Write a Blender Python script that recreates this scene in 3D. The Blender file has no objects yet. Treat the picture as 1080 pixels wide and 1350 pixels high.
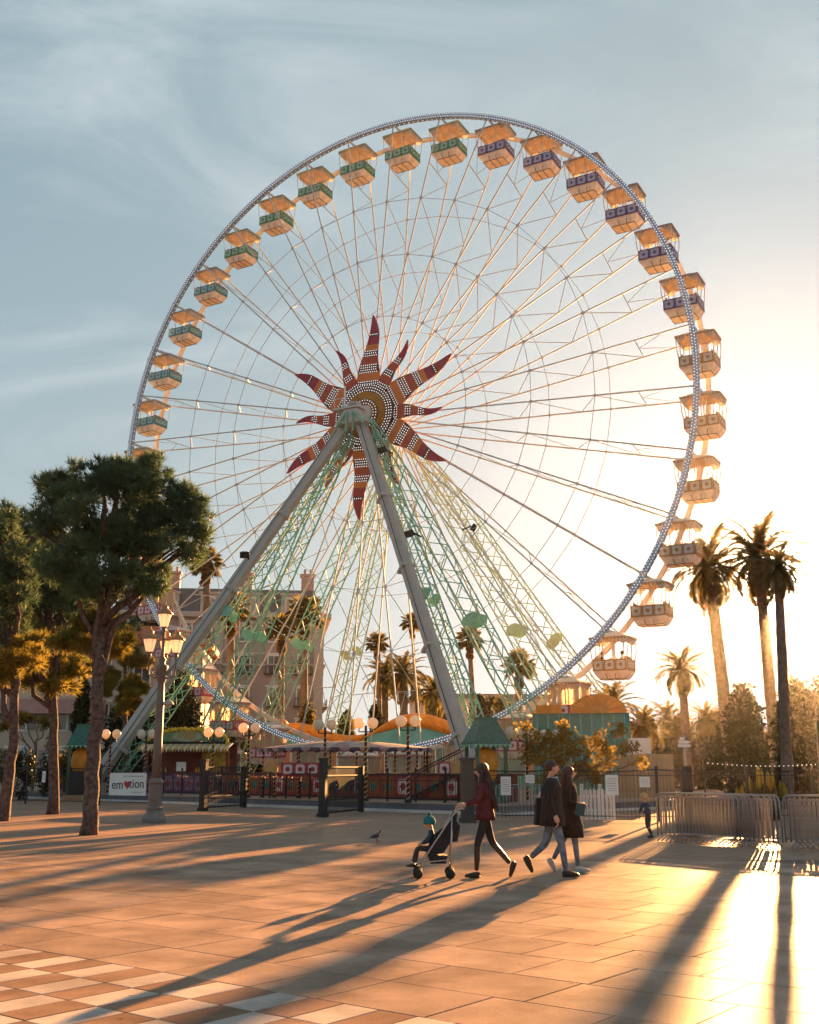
import bpy, math, random
import numpy as np
from mathutils import Vector, Matrix, Euler
R = math.radians; PI = math.pi
rng = np.random.default_rng(7); random.seed(7)
S = bpy.context.scene; COL = S.collection

# ---------------------------------------------------------------- camera, world, sun, exposure
H = 1.65; F = 1420.0; PITCH = R(13.389)
cd = bpy.data.cameras.new('camera'); cam = bpy.data.objects.new('camera', cd); COL.objects.link(cam)
cam.location = (0, 0, H); cam.rotation_euler = (R(90) + PITCH, 0, 0)
cd.sensor_fit = 'VERTICAL'; cd.sensor_height = 24; cd.lens = 24 * F / 1350
cd.clip_start = .1; cd.clip_end = 5000
S.camera = cam
SUN_AZ = 19.3; SUN_EL = 9.4            # azimuth clockwise from +Y
sd = Vector((math.sin(R(SUN_AZ)) * math.cos(R(SUN_EL)), math.cos(R(SUN_AZ)) * math.cos(R(SUN_EL)), math.sin(R(SUN_EL))))
sl = bpy.data.lights.new('sun', 'SUN'); sl.energy = 5.0; sl.angle = R(.5); sl.color = (1.0, .48, .16)
so = bpy.data.objects.new('sun', sl); COL.objects.link(so)
so.rotation_euler = sd.to_track_quat('Z', 'Y').to_euler(); so.location = (40, 120, 40)
W = bpy.data.worlds.new('World'); S.world = W; W.use_nodes = True
nt = W.node_tree; nt.nodes.clear()
def N(t, **k):
    n = nt.nodes.new(t)
    for a, v in k.items(): setattr(n, a, v)
    return n
def math_(op, a, b=None, c=None):
    n = N('ShaderNodeMath', operation=op)
    for i, v in enumerate((a, b, c)):
        if v is None: continue
        if isinstance(v, (int, float)): n.inputs[i].default_value = v
        else: nt.links.new(v, n.inputs[i])
    return n.outputs[0]
def mixc(f, a, b, mode='MIX'):
    n = N('ShaderNodeMix', data_type='RGBA', blend_type=mode)
    for s, v in ((n.inputs[0], f), (n.inputs[6], a), (n.inputs[7], b)):
        if isinstance(v, (int, float)): s.default_value = v
        elif isinstance(v, tuple): s.default_value = (*v, 1)
        else: nt.links.new(v, s)
    return n.outputs[2]
out = N('ShaderNodeOutputWorld'); bg = N('ShaderNodeBackground'); bg.inputs[1].default_value = .05
sky = N('ShaderNodeTexSky', sky_type='NISHITA', sun_disc=False)
sky.sun_elevation = R(SUN_EL); sky.sun_rotation = R(SUN_AZ); sky.air_density = 1.0; sky.dust_density = 1.6; sky.ozone_density = 1.0; sky.altitude = 0
tc = N('ShaderNodeTexCoord')
hs = N('ShaderNodeHueSaturation'); hs.inputs['Saturation'].default_value = .95; hs.inputs['Value'].default_value = .52
nt.links.new(sky.outputs[0], hs.inputs['Color'])
# angle to the sun
dot = N('ShaderNodeVectorMath', operation='DOT_PRODUCT'); nt.links.new(tc.outputs['Generated'], dot.inputs[0]); dot.inputs[1].default_value = sd
dp = math_('MAXIMUM', dot.outputs['Value'], 0.0)
sep = N('ShaderNodeSeparateXYZ'); nt.links.new(tc.outputs['Generated'], sep.inputs[0])
elev = math_('MAXIMUM', sep.outputs['Z'], 0.0)
# thin cirrus, streaked
mp = N('ShaderNodeMapping'); nt.links.new(tc.outputs['Generated'], mp.inputs[0])
mp.inputs['Rotation'].default_value = (R(20), R(-48), R(10)); mp.inputs['Scale'].default_value = (1.5, 1.8, 4.5)
n1 = N('ShaderNodeTexNoise'); n1.inputs['Scale'].default_value = 1.6; n1.inputs['Detail'].default_value = 9; n1.inputs['Roughness'].default_value = .62; n1.inputs['Distortion'].default_value = .9
nt.links.new(mp.outputs[0], n1.inputs['Vector'])
n2 = N('ShaderNodeTexNoise'); n2.inputs['Scale'].default_value = 2.1; n2.inputs['Detail'].default_value = 3; nt.links.new(tc.outputs['Generated'], n2.inputs['Vector'])
cm = N('ShaderNodeMapRange', interpolation_type='SMOOTHSTEP'); nt.links.new(n1.outputs[0], cm.inputs[0]); cm.inputs[1].default_value = .42; cm.inputs[2].default_value = .78
c2 = N('ShaderNodeMapRange', interpolation_type='SMOOTHSTEP'); nt.links.new(n2.outputs[0], c2.inputs[0]); c2.inputs[1].default_value = .35; c2.inputs[2].default_value = .65
cloud = math_('MULTIPLY', math_('MULTIPLY', cm.outputs[0], c2.outputs[0]), .42)
# pale milky air: more of it low down and towards the sun
low = math_('POWER', math_('SUBTRACT', 1.0, elev), 5.0)
near = math_('POWER', dp, 17.0)
milk = math_('MINIMUM', math_('ADD', math_('MULTIPLY', low, .42), math_('MULTIPLY', near, .92)), .97)
GR = (.76, 1.08, 1.20)
base = mixc(math_('ADD', math_('MULTIPLY', dp, .47), .48), hs.outputs[0], GR)
base = mixc(milk, base, (2.34, 2.33, 2.30))
base = mixc(cloud, base, (2.25, 2.42, 2.45))
aur = math_('MULTIPLY', math_('POWER', dp, 60.0), .7)
aur2 = math_('MULTIPLY', math_('POWER', dp, 1500.0), 30.0)
gl = N('ShaderNodeMix', data_type='RGBA', blend_type='ADD'); gl.inputs[0].default_value = 1
g1 = N('ShaderNodeVectorMath', operation='SCALE'); g1.inputs[0].default_value = (1.0, .86, .66); nt.links.new(math_('ADD', aur, aur2), g1.inputs['Scale'])
nt.links.new(base, gl.inputs[6]); nt.links.new(g1.outputs[0], gl.inputs[7])
nt.links.new(gl.outputs[2], bg.inputs[0]); nt.links.new(bg.outputs[0], out.inputs[0])
S.view_settings.view_transform = 'Standard'; S.view_settings.look = 'None'; S.view_settings.gamma = 1
S.view_settings.exposure = 2.97; S.view_settings.use_curve_mapping = False
S.cycles.max_bounces = 6; S.cycles.transparent_max_bounces = 12; S.cycles.diffuse_bounces = 3; S.cycles.volume_bounces = 0
S.cycles.use_denoising = True

# ---------------------------------------------------------------- helpers
_c, _s = math.cos(PITCH), math.sin(PITCH)
def ray(px, py):
    x = (px - 540) / F; u = (675 - py) / F
    return Vector((x, _c - u * _s, _s + u * _c))
def gp(px, py, z=0.0):                 # ground point under a picture point
    d = ray(px, py); return d * ((z - H) / d.z) + Vector((0, 0, H))
def at(px, py, Y):                     # point at depth Y
    d = ray(px, py); return d * (Y / d.y) + Vector((0, 0, H))

MATS = {}
def mat(name, col, rough=.7, metal=0, var=.15, scale=3., bump=0., bscale=None, trans=0., emit=0., spec=.4, col2=None, coat=0, detail=4):
    if name in MATS: return MATS[name]
    m = bpy.data.materials.new(name); m.use_nodes = True; t = m.node_tree; b = t.nodes['Principled BSDF']; o = t.nodes['Material Output']
    b.inputs['Roughness'].default_value = rough; b.inputs['Metallic'].default_value = metal; b.inputs['Specular IOR Level'].default_value = spec
    b.inputs['Coat Weight'].default_value = coat
    tcn = t.nodes.new('ShaderNodeTexCoord'); n = t.nodes.new('ShaderNodeTexNoise'); n.inputs['Scale'].default_value = scale; n.inputs['Detail'].default_value = detail
    t.links.new(tcn.outputs['Object'], n.inputs['Vector'])
    r = t.nodes.new('ShaderNodeValToRGB'); e = r.color_ramp.elements
    a = Vector(col) * (1 - var); c = Vector(col2 if col2 else Vector(col) * (1 + var))
    e[0].position = .32; e[1].position = .68; e[0].color = (*a, 1); e[1].color = (*c, 1)
    t.links.new(n.outputs[0], r.inputs[0]); t.links.new(r.outputs[0], b.inputs['Base Color'])
    if bump:
        n2 = t.nodes.new('ShaderNodeTexNoise'); n2.inputs['Scale'].default_value = bscale or scale * 8; n2.inputs['Detail'].default_value = 5
        t.links.new(tcn.outputs['Object'], n2.inputs['Vector'])
        bp = t.nodes.new('ShaderNodeBump'); bp.inputs['Strength'].default_value = bump; bp.inputs['Distance'].default_value = .03
        t.links.new(n2.outputs[0], bp.inputs['Height']); t.links.new(bp.outputs[0], b.inputs['Normal'])
    if emit:
        b.inputs['Emission Strength'].default_value = emit; t.links.new(r.outputs[0], b.inputs['Emission Color'])
    if trans:
        tr = t.nodes.new('ShaderNodeBsdfTranslucent'); t.links.new(r.outputs[0], tr.inputs[0]); mx = t.nodes.new('ShaderNodeMixShader'); mx.inputs[0].default_value = trans
        t.links.new(b.outputs[0], mx.inputs[1]); t.links.new(tr.outputs[0], mx.inputs[2]); t.links.new(mx.outputs[0], o.inputs[0])
    MATS[name] = m; return m
def glass(name, col=(.8, .85, .85), alpha=.35, rough=.1):
    if name in MATS: return MATS[name]
    m = bpy.data.materials.new(name); m.use_nodes = True; t = m.node_tree; b = t.nodes['Principled BSDF']; o = t.nodes['Material Output']
    b.inputs['Base Color'].default_value = (*col, 1); b.inputs['Roughness'].default_value = rough
    tr = t.nodes.new('ShaderNodeBsdfTransparent'); mx = t.nodes.new('ShaderNodeMixShader'); mx.inputs[0].default_value = alpha
    t.links.new(tr.outputs[0], mx.inputs[1]); t.links.new(b.outputs[0], mx.inputs[2]); t.links.new(mx.outputs[0], o.inputs[0])
    MATS[name] = m; return m

class MB:
    def __init__(s): s.v = []; s.f = []; s.mi = []; s.m = 0
    def add(s, vs, fs):
        k = len(s.v); s.v.extend([tuple(p) for p in vs]); s.f.extend([tuple(i + k for i in f) for f in fs]); s.mi.extend([s.m] * len(fs)); return s
    def box(s, c, d, rot=None, top=1.0, topy=None):
        x, y, z = d[0] / 2, d[1] / 2, d[2] / 2; ty = top if topy is None else topy
        P = [Vector(p) for p in ((-x, -y, -z), (x, -y, -z), (x, y, -z), (-x, y, -z), (-x * top, -y * ty, z), (x * top, -y * ty, z), (x * top, y * ty, z), (-x * top, y * ty, z))]
        if rot is not None:
            M = rot if isinstance(rot, Matrix) else Euler(rot).to_matrix(); P = [M @ p for p in P]
        c = Vector(c); return s.add([p + c for p in P], [(3, 2, 1, 0), (4, 5, 6, 7), (0, 1, 5, 4), (1, 2, 6, 5), (2, 3, 7, 6), (3, 0, 4, 7)])
    def tube(s, p, q, r, r2=None, n=6, cap=True):
        p, q = Vector(p), Vector(q); r2 = r if r2 is None else r2; d = q - p
        if d.length < 1e-6: return s
        M = d.to_track_quat('Z', 'Y').to_matrix(); vs = []
        for c, rr in ((p, r), (q, r2)):
            for i in range(n):
                a = 2 * PI * (i + .5) / n; vs.append(c + M @ Vector((math.cos(a) * rr, math.sin(a) * rr, 0)))
        fs = [(i, (i + 1) % n, n + (i + 1) % n, n + i) for i in range(n)]
        if cap: fs += [tuple(range(n))[::-1], tuple(range(n, 2 * n))]
        return s.add(vs, fs)
    def path(s, pts, rs, n=6):
        pts = [Vector(p) for p in pts]
        if not hasattr(rs, '__len__'): rs = [rs] * len(pts)
        vs = []
        for i, p in enumerate(pts):
            d = (pts[min(i + 1, len(pts) - 1)] - pts[max(i - 1, 0)]).normalized()
            ref = Vector((0, 1, 0)) if abs(d.y) < .9 else Vector((1, 0, 0)); u = d.cross(ref).normalized(); w = d.cross(u)
            for k in range(n):
                a = 2 * PI * k / n; vs.append(p + (u * math.cos(a) + w * math.sin(a)) * rs[i])
        fs = [(i * n + k, i * n + (k + 1) % n, (i + 1) * n + (k + 1) % n, (i + 1) * n + k) for i in range(len(pts) - 1) for k in range(n)]
        fs += [tuple(range(n))[::-1], tuple(range((len(pts) - 1) * n, len(pts) * n))]
        return s.add(vs, fs)
    def lathe(s, prof, c=(0, 0, 0), n=12, arc=2 * PI, M=None):
        vs = []; c = Vector(c); full = arc > 6.28; m = n if full else n + 1
        for r, z in prof:
            for i in range(m):
                a = arc * i / n; p = Vector((r * math.cos(a), r * math.sin(a), z)); vs.append(c + (M @ p if M else p))
        fs = []
        for j in range(len(prof) - 1):
            for i in range(n):
                k = (i + 1) % m; fs.append((j * m + i, j * m + k, (j + 1) * m + k, (j + 1) * m + i))
        if full and prof[0][0] > 1e-4: fs.append(tuple(range(m))[::-1])
        if full and prof[-1][0] > 1e-4: fs.append(tuple(range((len(prof) - 1) * m, len(prof) * m)))
        return s.add(vs, fs)
    def sphere(s, c, r, n=10, k=6, sz=1.):
        return s.lathe([(max(r * math.sin(PI * j / k), 1e-5), -r * sz * math.cos(PI * j / k)) for j in range(k + 1)], c, n)
    def octa(s, c, r):
        c = Vector(c); return s.add([c + Vector(p) * r for p in ((1, 0, 0), (-1, 0, 0), (0, 1, 0), (0, -1, 0), (0, 0, 1), (0, 0, -1))], [(0, 2, 4), (2, 1, 4), (1, 3, 4), (3, 0, 4), (2, 0, 5), (1, 2, 5), (3, 1, 5), (0, 3, 5)])
    def prism(s, poly, off):                   # poly: 3D points, extruded by off
        off = Vector(off); P = [Vector(p) for p in poly]; n = len(P)
        return s.add(P + [p + off for p in P], [tuple(range(n))[::-1], tuple(range(n, 2 * n))] + [(i, (i + 1) % n, n + (i + 1) % n, n + i) for i in range(n)])
    def mesh(s, name, mats, smooth=False):
        me = bpy.data.meshes.new(name); me.from_pydata(s.v, [], s.f)
        if not isinstance(mats, (list, tuple)): mats = [mats]
        for m in mats: me.materials.append(m)
        if len(mats) > 1: me.polygons.foreach_set('material_index', np.array(s.mi, dtype=np.int32))
        if smooth: me.polygons.foreach_set('use_smooth', np.ones(len(s.f), bool))
        me.validate(); me.update(); return me
    def build(s, name, mats, parent=None, smooth=False, loc=(0, 0, 0), rot=(0, 0, 0)):
        return obj(name, s.mesh(name, mats, smooth), parent, loc, rot)
def obj(name, me, parent=None, loc=(0, 0, 0), rot=(0, 0, 0), label=None):
    o = bpy.data.objects.new(name, me); COL.objects.link(o); o.location = loc; o.rotation_euler = rot
    if parent: o.parent = parent
    if label: o['label'] = label
    return o
def tag(o, label, cat, group=None):
    o['label'] = label; o['category'] = cat
    if group: o['group'] = group
    return o
def thing(name, label, cat, loc=(0, 0, 0), rz=0, group=None):
    return tag(obj(name, None, None, loc, (0, 0, rz)), label, cat, group)
KIDS = {}
def kids(o): return [c for c in ALLKIDS.get(o, [])]
def copy_tree(o, children_of, parent=None):
    c = o.copy(); COL.objects.link(c)
    if parent: c.parent = parent
    for ch in children_of(o): copy_tree(ch, children_of, c)
    return c
def snapshot():
    d = {}
    for x in bpy.data.objects:
        if x.parent: d.setdefault(x.parent.name, []).append(x)
    return lambda o, d=d: d.get(o.name, [])
def npmesh(name, V, Fc, mats, smooth=False, mi=None):       # V (n,3), Fc (m,k) equal sided faces
    me = bpy.data.meshes.new(name); V = np.asarray(V, np.float32); Fc = np.asarray(Fc, np.int32); m, k = Fc.shape
    me.vertices.add(len(V)); me.vertices.foreach_set('co', V.ravel()); me.loops.add(m * k); me.loops.foreach_set('vertex_index', Fc.ravel())
    me.polygons.add(m); me.polygons.foreach_set('loop_start', np.arange(0, m * k, k, dtype=np.int32)); me.polygons.foreach_set('loop_total', np.full(m, k, np.int32))
    if not isinstance(mats, (list, tuple)): mats = [mats]
    for a in mats: me.materials.append(a)
    if mi is not None: me.polygons.foreach_set('material_index', np.asarray(mi, np.int32))
    if smooth: me.polygons.foreach_set('use_smooth', np.ones(m, bool))
    me.update(calc_edges=True); return me
def text_mesh(name, body, size, material, parent, loc, rot, depth=.01, scx=1.0, bold=0.0):
    cu = bpy.data.curves.new(name + '_c', 'FONT'); cu.body = body; cu.size = size; cu.extrude = depth; cu.align_x = 'CENTER'; cu.align_y = 'CENTER'; cu.resolution_u = 3; cu.offset = bold
    t = bpy.data.objects.new('tmp', cu); COL.objects.link(t); dg = bpy.context.evaluated_depsgraph_get(); dg.update()
    me = bpy.data.meshes.new_from_object(t.evaluated_get(dg)); COL.objects.unlink(t); bpy.data.objects.remove(t)
    me.materials.clear(); me.materials.append(material); o = obj(name, me, parent, loc, rot); o.scale = (scx, 1, 1); return o

# ---------------------------------------------------------------- shared materials
M_steel = mat('painted_steel', (.50, .51, .50), .7, 0, .06, spec=.15)
M_tan = mat('cream_steel', (.52, .50, .47), .7, 0, .08, spec=.15)
M_leg = mat('grey_leg_paint', (.40, .38, .35), .55, 0, .07, 1.5, .05)
M_green = mat('mint_steel', (.22, .46, .35), .7, 0, .15, spec=.15)
M_palegreen = mat('pale_mint_steel', (.38, .52, .38), .7, 0, .15, spec=.15)
M_black = mat('black_iron', (.02, .02, .022), .5, .2, .3)
M_white = mat('white_paint', (.72, .70, .67), .5, 0, .06)
M_gold = mat('gold_paint', (.45, .22, .04), .4, .1, .15)
M_orange = mat('orange_paint', (.75, .27, .02), .5, 0, .22, 2.5, trans=.15)
M_teal = mat('teal_paint', (.10, .40, .38), .5, 0, .18)
M_turq = mat('turquoise_paint', (.13, .42, .42), .5, 0, .15, 1.2)
M_red = mat('red_paint', (.42, .03, .03), .45, 0, .2)
M_bulb = mat('bulb_glass', (.9, .88, .86), .4, 0, .02, emit=.12)
M_wood = mat('boards', (.36, .24, .13), .75, 0, .2, 2, .2)
M_conc = mat('concrete', (.38, .36, .34), .85, 0, .12, 3, .2)
M_dark = mat('dark_interior', (.02, .02, .02), .8)
M_paper = mat('white_notice', (.75, .76, .74), .7, 0, .04)
M_galv = mat('galvanised_steel', (.30, .29, .29), .45, .5, .15, 20)
M_glassw = mat('window_glass', (.06, .08, .09), .08, 0, .3, .6, spec=.8)

# ---------------------------------------------------------------- ground
def paving(name, scale_x, scale_y, ang, cols, mortar):
    m = bpy.data.materials.new(name); m.use_nodes = True; t = m.node_tree; b = t.nodes['Principled BSDF']
    tcn = t.nodes.new('ShaderNodeTexCoord'); mp = t.nodes.new('ShaderNodeMapping'); mp.inputs['Rotation'].default_value = (0, 0, -ang)
    t.links.new(tcn.outputs['Object'], mp.inputs[0])
    br = t.nodes.new('ShaderNodeTexBrick'); br.inputs['Scale'].default_value = 1; br.inputs['Brick Width'].default_value = scale_x; br.inputs['Row Height'].default_value = scale_y
    br.inputs['Mortar Size'].default_value = .012; br.inputs['Color1'].default_value = (*cols[0], 1); br.inputs['Color2'].default_value = (*cols[1], 1); br.inputs['Mortar'].default_value = (*mortar, 1)
    t.links.new(mp.outputs[0], br.inputs['Vector'])
    n = t.nodes.new('ShaderNodeTexNoise'); n.inputs['Scale'].default_value = .35; n.inputs['Detail'].default_value = 8; n.inputs['Roughness'].default_value = .7; t.links.new(tcn.outputs['Object'], n.inputs['Vector'])
    r = t.nodes.new('ShaderNodeValToRGB'); r.color_ramp.elements[0].position = .3; r.color_ramp.elements[1].position = .7; r.color_ramp.elements[0].color = (.72, .72, .74, 1); r.color_ramp.elements[1].color = (1.1, 1.08, 1.05, 1)
    t.links.new(n.outputs[0], r.inputs[0]); mx = t.nodes.new('ShaderNodeMix'); mx.data_type = 'RGBA'; mx.blend_type = 'MULTIPLY'; mx.inputs[0].default_value = 1
    t.links.new(br.outputs['Color'], mx.inputs[6]); t.links.new(r.outputs[0], mx.inputs[7]); t.links.new(mx.outputs[2], b.inputs['Base Color'])
    n2 = t.nodes.new('ShaderNodeTexNoise'); n2.inputs['Scale'].default_value = 60; n2.inputs['Detail'].default_value = 4; t.links.new(tcn.outputs['Object'], n2.inputs['Vector'])
    bp = t.nodes.new('ShaderNodeBump'); bp.inputs['Strength'].default_value = .35; bp.inputs['Distance'].default_value = .01; t.links.new(n2.outputs[0], bp.inputs['Height']); t.links.new(bp.outputs[0], b.inputs['Normal'])
    b.inputs['Roughness'].default_value = .40; b.inputs['Specular IOR Level'].default_value = .003
    return m
ANG = R(-38)
M_pave = paving('plaza_paving', .9, .86, ANG, ((.38, .27, .205), (.35, .245, .185)), (.08, .07, .065))
def slab_mat(name, col):
    m = mat(name, col, .40, 0, .10, 1.1, .14, 70, spec=.003, detail=8)
    t = m.node_tree; b = t.nodes['Principled BSDF']; oi = t.nodes.new('ShaderNodeObjectInfo'); src = b.inputs['Base Color'].links[0].from_socket
    ns = t.nodes.new('ShaderNodeTexNoise'); ns.inputs['Scale'].default_value = 90; ns.inputs['Detail'].default_value = 3
    tcn = t.nodes.new('ShaderNodeTexCoord'); t.links.new(tcn.outputs['Object'], ns.inputs['Vector'])
    sp = t.nodes.new('ShaderNodeMapRange'); sp.inputs[1].default_value = .3; sp.inputs[2].default_value = .7; sp.inputs[3].default_value = .78; sp.inputs[4].default_value = 1.18; t.links.new(ns.outputs[0], sp.inputs[0])
    mr = t.nodes.new('ShaderNodeMapRange'); mr.inputs[3].default_value = .86; mr.inputs[4].default_value = 1.12; t.links.new(oi.outputs['Random'], mr.inputs[0])
    mm = t.nodes.new('ShaderNodeMath'); mm.operation = 'MULTIPLY'; t.links.new(sp.outputs[0], mm.inputs[0]); t.links.new(mr.outputs[0], mm.inputs[1])
    mx = t.nodes.new('ShaderNodeMix'); mx.data_type = 'RGBA'; mx.blend_type = 'MULTIPLY'; mx.inputs[0].default_value = 1
    ge = t.nodes.new('ShaderNodeNewGeometry'); st1 = t.nodes.new('ShaderNodeTexNoise'); st1.inputs['Scale'].default_value = .9; st1.inputs['Detail'].default_value = 9; st1.inputs['Roughness'].default_value = .65; t.links.new(ge.outputs['Position'], st1.inputs['Vector']); sr = t.nodes.new('ShaderNodeMapRange'); sr.inputs[1].default_value = .38; sr.inputs[2].default_value = .62; sr.inputs[3].default_value = .64; sr.inputs[4].default_value = 1.08; t.links.new(st1.outputs[0], sr.inputs[0])
    vo = t.nodes.new('ShaderNodeTexVoronoi'); vo.inputs['Scale'].default_value = 2.6; t.links.new(ge.outputs['Position'], vo.inputs['Vector']); vr = t.nodes.new('ShaderNodeMapRange'); vr.inputs[1].default_value = .035; vr.inputs[2].default_value = .06; vr.inputs[3].default_value = .5; vr.inputs[4].default_value = 1; t.links.new(vo.outputs['Distance'], vr.inputs[0])
    m3 = t.nodes.new('ShaderNodeMath'); m3.operation = 'MULTIPLY'; t.links.new(sr.outputs[0], m3.inputs[0]); t.links.new(vr.outputs[0], m3.inputs[1]); m4 = t.nodes.new('ShaderNodeMath'); m4.operation = 'MULTIPLY'; t.links.new(m3.outputs[0], m4.inputs[0]); t.links.new(mm.outputs[0], m4.inputs[1]); mm = m4
    t.links.new(src, mx.inputs[6]); t.links.new(mm.outputs[0], mx.inputs[7]); t.links.new(mx.outputs[2], b.inputs['Base Color']); return m
M_slab = slab_mat('warm_slab', (.38, .27, .205)); M_slab2 = slab_mat('brown_slab', (.32, .205, .145)); M_slabw = slab_mat('pale_slab', (.56, .47, .41))
g = MB(); g.add([(-600, -200, 0), (600, -200, 0), (600, 2500, 0), (-600, 2500, 0)], [(0, 1, 2, 3)])
plaza = g.build('plaza_ground', M_pave, loc=(0, 0, -.012)); plaza['kind'] = 'structure'
bd = MB(); bd.add([(-12, 5, 0), (12, 5, 0), (12, 21, 0), (-12, 21, 0)], [(0, 1, 2, 3)]); bed = bd.build('paving_bed', mat('joint_dirt', (.13, .10, .08), .9), loc=(0, 0, -.006)); bed['kind'] = 'structure'
def slab_mesh(name, w, d, m, j=.010):
    b = MB(); x, y = w / 2 - j / 2, d / 2 - j / 2; e = .004
    b.add([(-x, -y, -.011), (x, -y, -.011), (x, y, -.011), (-x, y, -.011), (-x, -y, -e), (x, -y, -e), (x, y, -e), (-x, y, -e), (-x + e, -y + e, 0), (x - e, -y + e, 0), (x - e, y - e, 0), (-x + e, y - e, 0)],
          [(0, 1, 5, 4), (1, 2, 6, 5), (2, 3, 7, 6), (3, 0, 4, 7), (4, 5, 9, 8), (5, 6, 10, 9), (6, 7, 11, 10), (7, 4, 8, 11), (8, 9, 10, 11)])
    return b.mesh(name, m)
u = Vector((math.cos(ANG), math.sin(ANG))); w_ = Vector((-u.y, u.x))       # u along the joints, w_ across
SMw = slab_mesh('slab_pale', .335, .575, M_slabw); SMb = slab_mesh('slab_brown', .335, .575, M_slab2)
SBig = [slab_mesh('slab_long', 1.0, .86, M_slab), slab_mesh('slab_mid', .72, .86, M_slab), slab_mesh('slab_wide', 1.28, .86, M_slab)]
def inframe(x, y):
    return y > 6.9 and abs(x) < y * .40 + .6
nsl = 0; EDGE = 6.31
for k in range(0, 5):
    q = EDGE - .575 * (k + .5)
    for i in range(-60, 60):
        pu = i * .335 + (.0 if k % 2 == 0 else .335) * 0
        p = u * pu + w_ * q
        if inframe(p.x, p.y):
            me = SMw if (i + k) % 2 == 0 else SMb
            obj('slab', me, plaza, (p.x, p.y, .012 + random.uniform(-.0012, .0012)), (0, 0, ANG)); nsl += 1
# one shorter pale row on the left only
cells = []
for k in range(0, 16):
    q = EDGE + .86 * (k + .5); pu = -22 + random.uniform(0, 1)
    while pu < 14:
        j = random.choice([0, 0, 1, 2]); wd = (1.0, .72, 1.28)[j]; p = u * (pu + wd / 2) + w_ * q; pu += wd
        if inframe(p.x, p.y) and p.y < 22: cells.append((p.y, p, SBig[j]))
cells.sort(key=lambda c: c[0])
for y, p, me in cells[:300 - nsl]:
    obj('slab', me, plaza, (p.x, p.y, .012 + random.uniform(-.0012, .0012)), (0, 0, ANG))
# ride deck with its front step
M_deck = mat('deck_boards', (.30, .22, .17), .7, 0, .12, 1, .1); M_step = mat('pale_step', (.55, .53, .50), .8, 0, .08); M_riser = mat('dark_riser', (.10, .11, .13), .6)
FL = Vector((-22.5, 63.5)); FR = Vector((3.0, 39.75)); fd = (FR - FL).normalized(); fn = Vector((-fd.y, fd.x))
b = MB(); b.prism([(FL.x, FL.y, 0), (FR.x, FR.y, 0), (24, 58, 0), (22, 96, 0), (-24, 96, 0)], (0, 0, .10)); st_ = b.build('ride_step', [M_step]); st_['kind'] = 'structure'
o1 = fn * .45; b = MB(); b.prism([(FL.x + o1.x, FL.y + o1.y, .10), (FR.x + o1.x + .1, FR.y + o1.y, .10), (23.6, 58.4, .10), (21.6, 95.6, .10), (-23.6, 95.6, .10)], (0, 0, .22))
dk = b.build('ride_platform', [M_riser]); dk['kind'] = 'structure'
b = MB(); o2 = fn * .40; b.prism([(FL.x + o2.x, FL.y + o2.y, .322), (FR.x + o2.x + .1, FR.y + o2.y, .322), (23.65, 58.35, .322), (21.65, 95.65, .322), (-23.65, 95.65, .322)], (0, 0, .04))
dt = b.build('platform_boards', [M_deck]); dt['kind'] = 'structure'
DZ = .364
# ---------------------------------------------------------------- ferris wheel
CX, CY, HZ = -2.4225, 66.450, 23.69; TH = -.51202; RR = 21.0
rv = Vector((math.cos(TH), math.sin(TH), 0)); bv = Vector((-math.sin(TH), math.cos(TH), 0))
def LW(x, y, z=0): return Vector((CX, CY, 0)) + rv * x + bv * y + Vector((0, 0, z))     # wheel frame: x along the wheel, y to its back
M_rim = mat('rim_blue', (.20, .29, .42), .45, .1, .15); M_rimback = mat('rim_cream', (.58, .50, .44), .5, 0, .1)
wheel = thing('ferris_wheel', 'giant ferris wheel with red and orange sunburst hub and mint lattice legs', 'ferris wheel', (CX, CY, 0), TH)
def C(r, a, y=0): return Vector((r * math.cos(a), y, HZ + r * math.sin(a)))
def rim(name, y0, y1, r0, r1, m, n=144):
    b = MB(); vs = []
    for i in range(n):
        a = 2 * PI * i / n
        vs += [C(r0, a, y0), C(r1, a, y0), C(r1, a, y1), C(r0, a, y1)]
    fs = []
    for i in range(n):
        j = (i + 1) % n
        for k in range(4): fs.append((i * 4 + k, i * 4 + (k + 1) % 4, j * 4 + (k + 1) % 4, j * 4 + k))
    b.add(vs, fs); return b.build(name, m, wheel)
rim('front_rim', -.16, .16, RR - .15, RR + .15, M_rim)
rim('back_rim', 2.5, 2.75, RR - .12, RR + .12, M_rimback)
b = MB()
for i in range(720):
    a = 2 * PI * i / 720
    b.octa(C(RR - .08, a, -.17), .042); b.octa(C(RR + .08, a + PI / 720, -.17), .042)
    if i % 2: b.octa(C(RR + .16, a, 0), .042); b.octa(C(RR - .16, a, 0), .042)
o = b.build('rim_bulbs', M_bulb, wheel); o['kind'] = 'stuff'
PH = 5.9
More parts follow.
